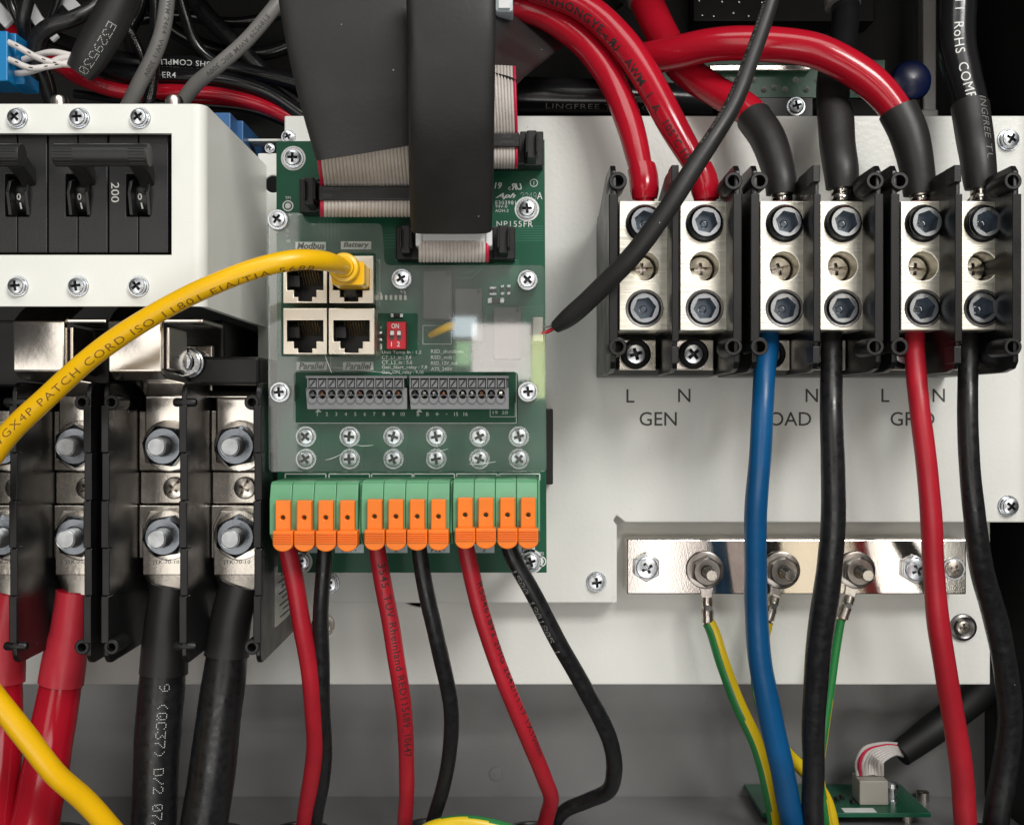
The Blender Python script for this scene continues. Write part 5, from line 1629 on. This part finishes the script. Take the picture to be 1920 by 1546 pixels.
EXTRA = (('slim black wire looping from the corner straps to the red wire', [(10, -30, 6, 8), (30, 30, 6, 8), (72, 96, -2, 8), (96, 160, -8, 8), (100, 205, -10, 8)]),
 ('slim black wire beside the arching black wire, dropping to the cover', [(120, -30, 4, 8), (96, 40, 2, 8), (78, 110, -4, 8), (92, 205, -10, 8)]),
 ('black wire sagging between the two grey cables', [(330, -30, -12, 11), (350, 40, -14, 11), (372, 90, -16, 11), (430, 128, -18, 11), (560, 150, -22, 11)]),
 ('black wire passing low between grey cables onto the red wire', [(200, 150, -24, 10), (300, 160, -24, 10), (400, 164, -24, 10), (480, 180, -24, 10), (570, 205, -24, 10)]),
 ('black wire rising from the COMPLIANT wire to the top', [(262, 130, -26, 12), (240, 70, -28, 12), (262, 20, -30, 12), (280, -50, -30, 12)]),
 ('black wire crossing right to left under the slanted sleeve', [(600, 60, -36, 14), (500, 100, -36, 14), (410, 96, -36, 14), (330, 60, -36, 14), (250, -20, -36, 14)]),
 ('slim dark wire running level just below the top edge', [(240, 40, -44, 10), (340, 30, -44, 10), (440, 44, -44, 10), (560, 20, -44, 10)]),
 ('slim black wire hugging the lower red wire', [(140, 176, -30, 8), (250, 190, -28, 8), (380, 196, -28, 8), (470, 206, -28, 8), (560, 240, -28, 8)]))
for lab, pts in EXTRA:
    lwire(lab, pts, 'cable_black_gloss', 14)
sh = thing('shrink_tube', 'flat black shrink tube with dotted white E329530 code', 'shrink tube', P(150, 130, 20), G_L)
shp = Path([(250, -60, 24, 32), (226, 0, 24, 35), (196, 60, 23, 35), (166, 110, 22, 32), (150, 134, 21, 27)])
MB().sweep(shp, 26).build('tube', 'shrink_black', sh)
ontube(dots('E329530'), shp, shp.near(178, 80), 3.0, 'silk_white', sh, ang=.15, stretch=1.0)
for k, (a, b, c) in enumerate((((-30, -10), (20, 45), 26), ((28, -40), (75, 45), 20), ((95, -30), (150, 26), 24), ((60, 20), (105, 74), 16))):
    t = thing('white_strap', ['white plastic strap tucked in the very corner', 'white plastic strap crossed by the curling black wire', 'white plastic strap topmost of the corner bundle', 'short white plastic strap under the arching black wire'][k], 'strap', P(*a, -4), G_L)
    A, B = Vector(P(*a, -4)), Vector(P(*b, 2))
    d = (B - A).normalized()
    n_ = Vector((-d.y, d.x, 0)).normalized() * c * S * .5
    mb = MB()
    u = d.cross(n_).normalized() * .8
    mb.loft([[tuple(q + n_ * sx + u * sy) for sx, sy in ((-1, -1), (1, -1), (1, 1), (-1, 1))] for q in (A, B)])
    mb.build('band', 'white_plastic', t, bevel=.4, fix=True)
cn = thing('plug_connector', 'bright blue plug connector with white wires at the picture edge', 'connector', P(10, 160, 14))
MB().pbox(-40, 14, 58, 152, 12, 26).build('housing', 'blue_plastic', cn, bevel=.4)
MB().pbox(14, 30, 62, 118, 10, 22).build('housing_step', 'blue_plastic', cn, bevel=.4)
MB().pbox(14, 46, 134, 158, 8, 20).build('housing_foot', 'blue_plastic', cn, bevel=.4)
MB().pbox(16, 36, 118, 133, 8, 17).build('housing_rib', 'blue_plastic', cn, bevel=.4)
G_WW = 'white wires out of the blue plug'
for k, pts in enumerate((((10, 77, 24), (34, 88, 26), (66, 106, 26), (100, 118, 24), (140, 122, 22)), ((12, 110, 24), (32, 118, 26), (56, 128, 26), (96, 124, 24), (140, 116, 22)), ((26, 139, 19), (50, 136, 21), (86, 124, 23), (112, 110, 23), (146, 108, 22)), ((44, 112, 18), (70, 104, 20), (100, 98, 22), (140, 106, 22)))):
    q = cable(('white wire with blue dashes leaving the upper plug hole', 'white wire leaving the middle plug hole', 'white wire leaving the plug foot', 'white wire passing behind the other plug wires')[k], [(*p, 6) for p in pts], 'cable_white', G_WW, 'wire', 12)
    if k < 2:
        ontube(glyphs('-   -   -  -', 0, .02), q[1], q[1].L[-1] * .5, .35, 'ink_black', q[0], ang=.2, stretch=1.5)
rl = thing('blue_relay', 'blue relay box half hidden behind the breaker cover', 'relay', P(430, 262, -10))
MB().pbox(400, 432, 211, 262, -30, 12).build('case', 'relay_blue', rl, bevel=.4)
MB().pbox(400, 456, 226, 300, -30, 2).build('case_rear', 'relay_blue', rl, bevel=.4)
rail = thing('support_rail', 'thin grey rail between the breaker cover and the mounting plate', 'rail', P(495, 262, -6))
MB().pbox(440, 534, 260, 265, -14, -6).build('rail', 'white_paint', rail, bevel=.3)
sc = thing('side_clip', 'black clip standing behind the right edge of the circuit board', 'clip', P(1030, 905, .05))
MB().pbox(1015, 1037, 766, 908, .05, 12).build('body', 'black_plastic', sc, bevel=.4)

# fine scratches on the slanted sleeve and the acrylic cover
def scuff(parent, pts, wd, m):
    q = [Vector(P(*p)) for p in pts]
    v = []
    for i, a in enumerate(q):
        d = (q[min(i + 1, len(q) - 1)] - q[max(0, i - 1)]).normalized()
        n = Vector((-d.y, d.x, 0)).normalized() * wd * (.3 + .7 * math.sin(PI * (i + .5) / len(q)))
        v += [tuple(a - n), tuple(a + n)]
    MB().add(v, [(2 * i, 2 * i + 2, 2 * i + 3, 2 * i + 1) for i in range(len(q) - 1)]).build('scuff', m, parent)
for k, (a, b) in enumerate((((610, 862), (640, 852)), ((668, 834), (700, 835)), ((800, 850), (840, 842)), ((600, 640), (622, 700)), ((880, 870), (930, 866)))):
    scuff(cl, [(a[0] + (b[0] - a[0]) * t / 4, a[1] + (b[1] - a[1]) * t / 4 + math.sin(t) * 1.2, HC + .03) for t in range(5)], .06, 'label_white')
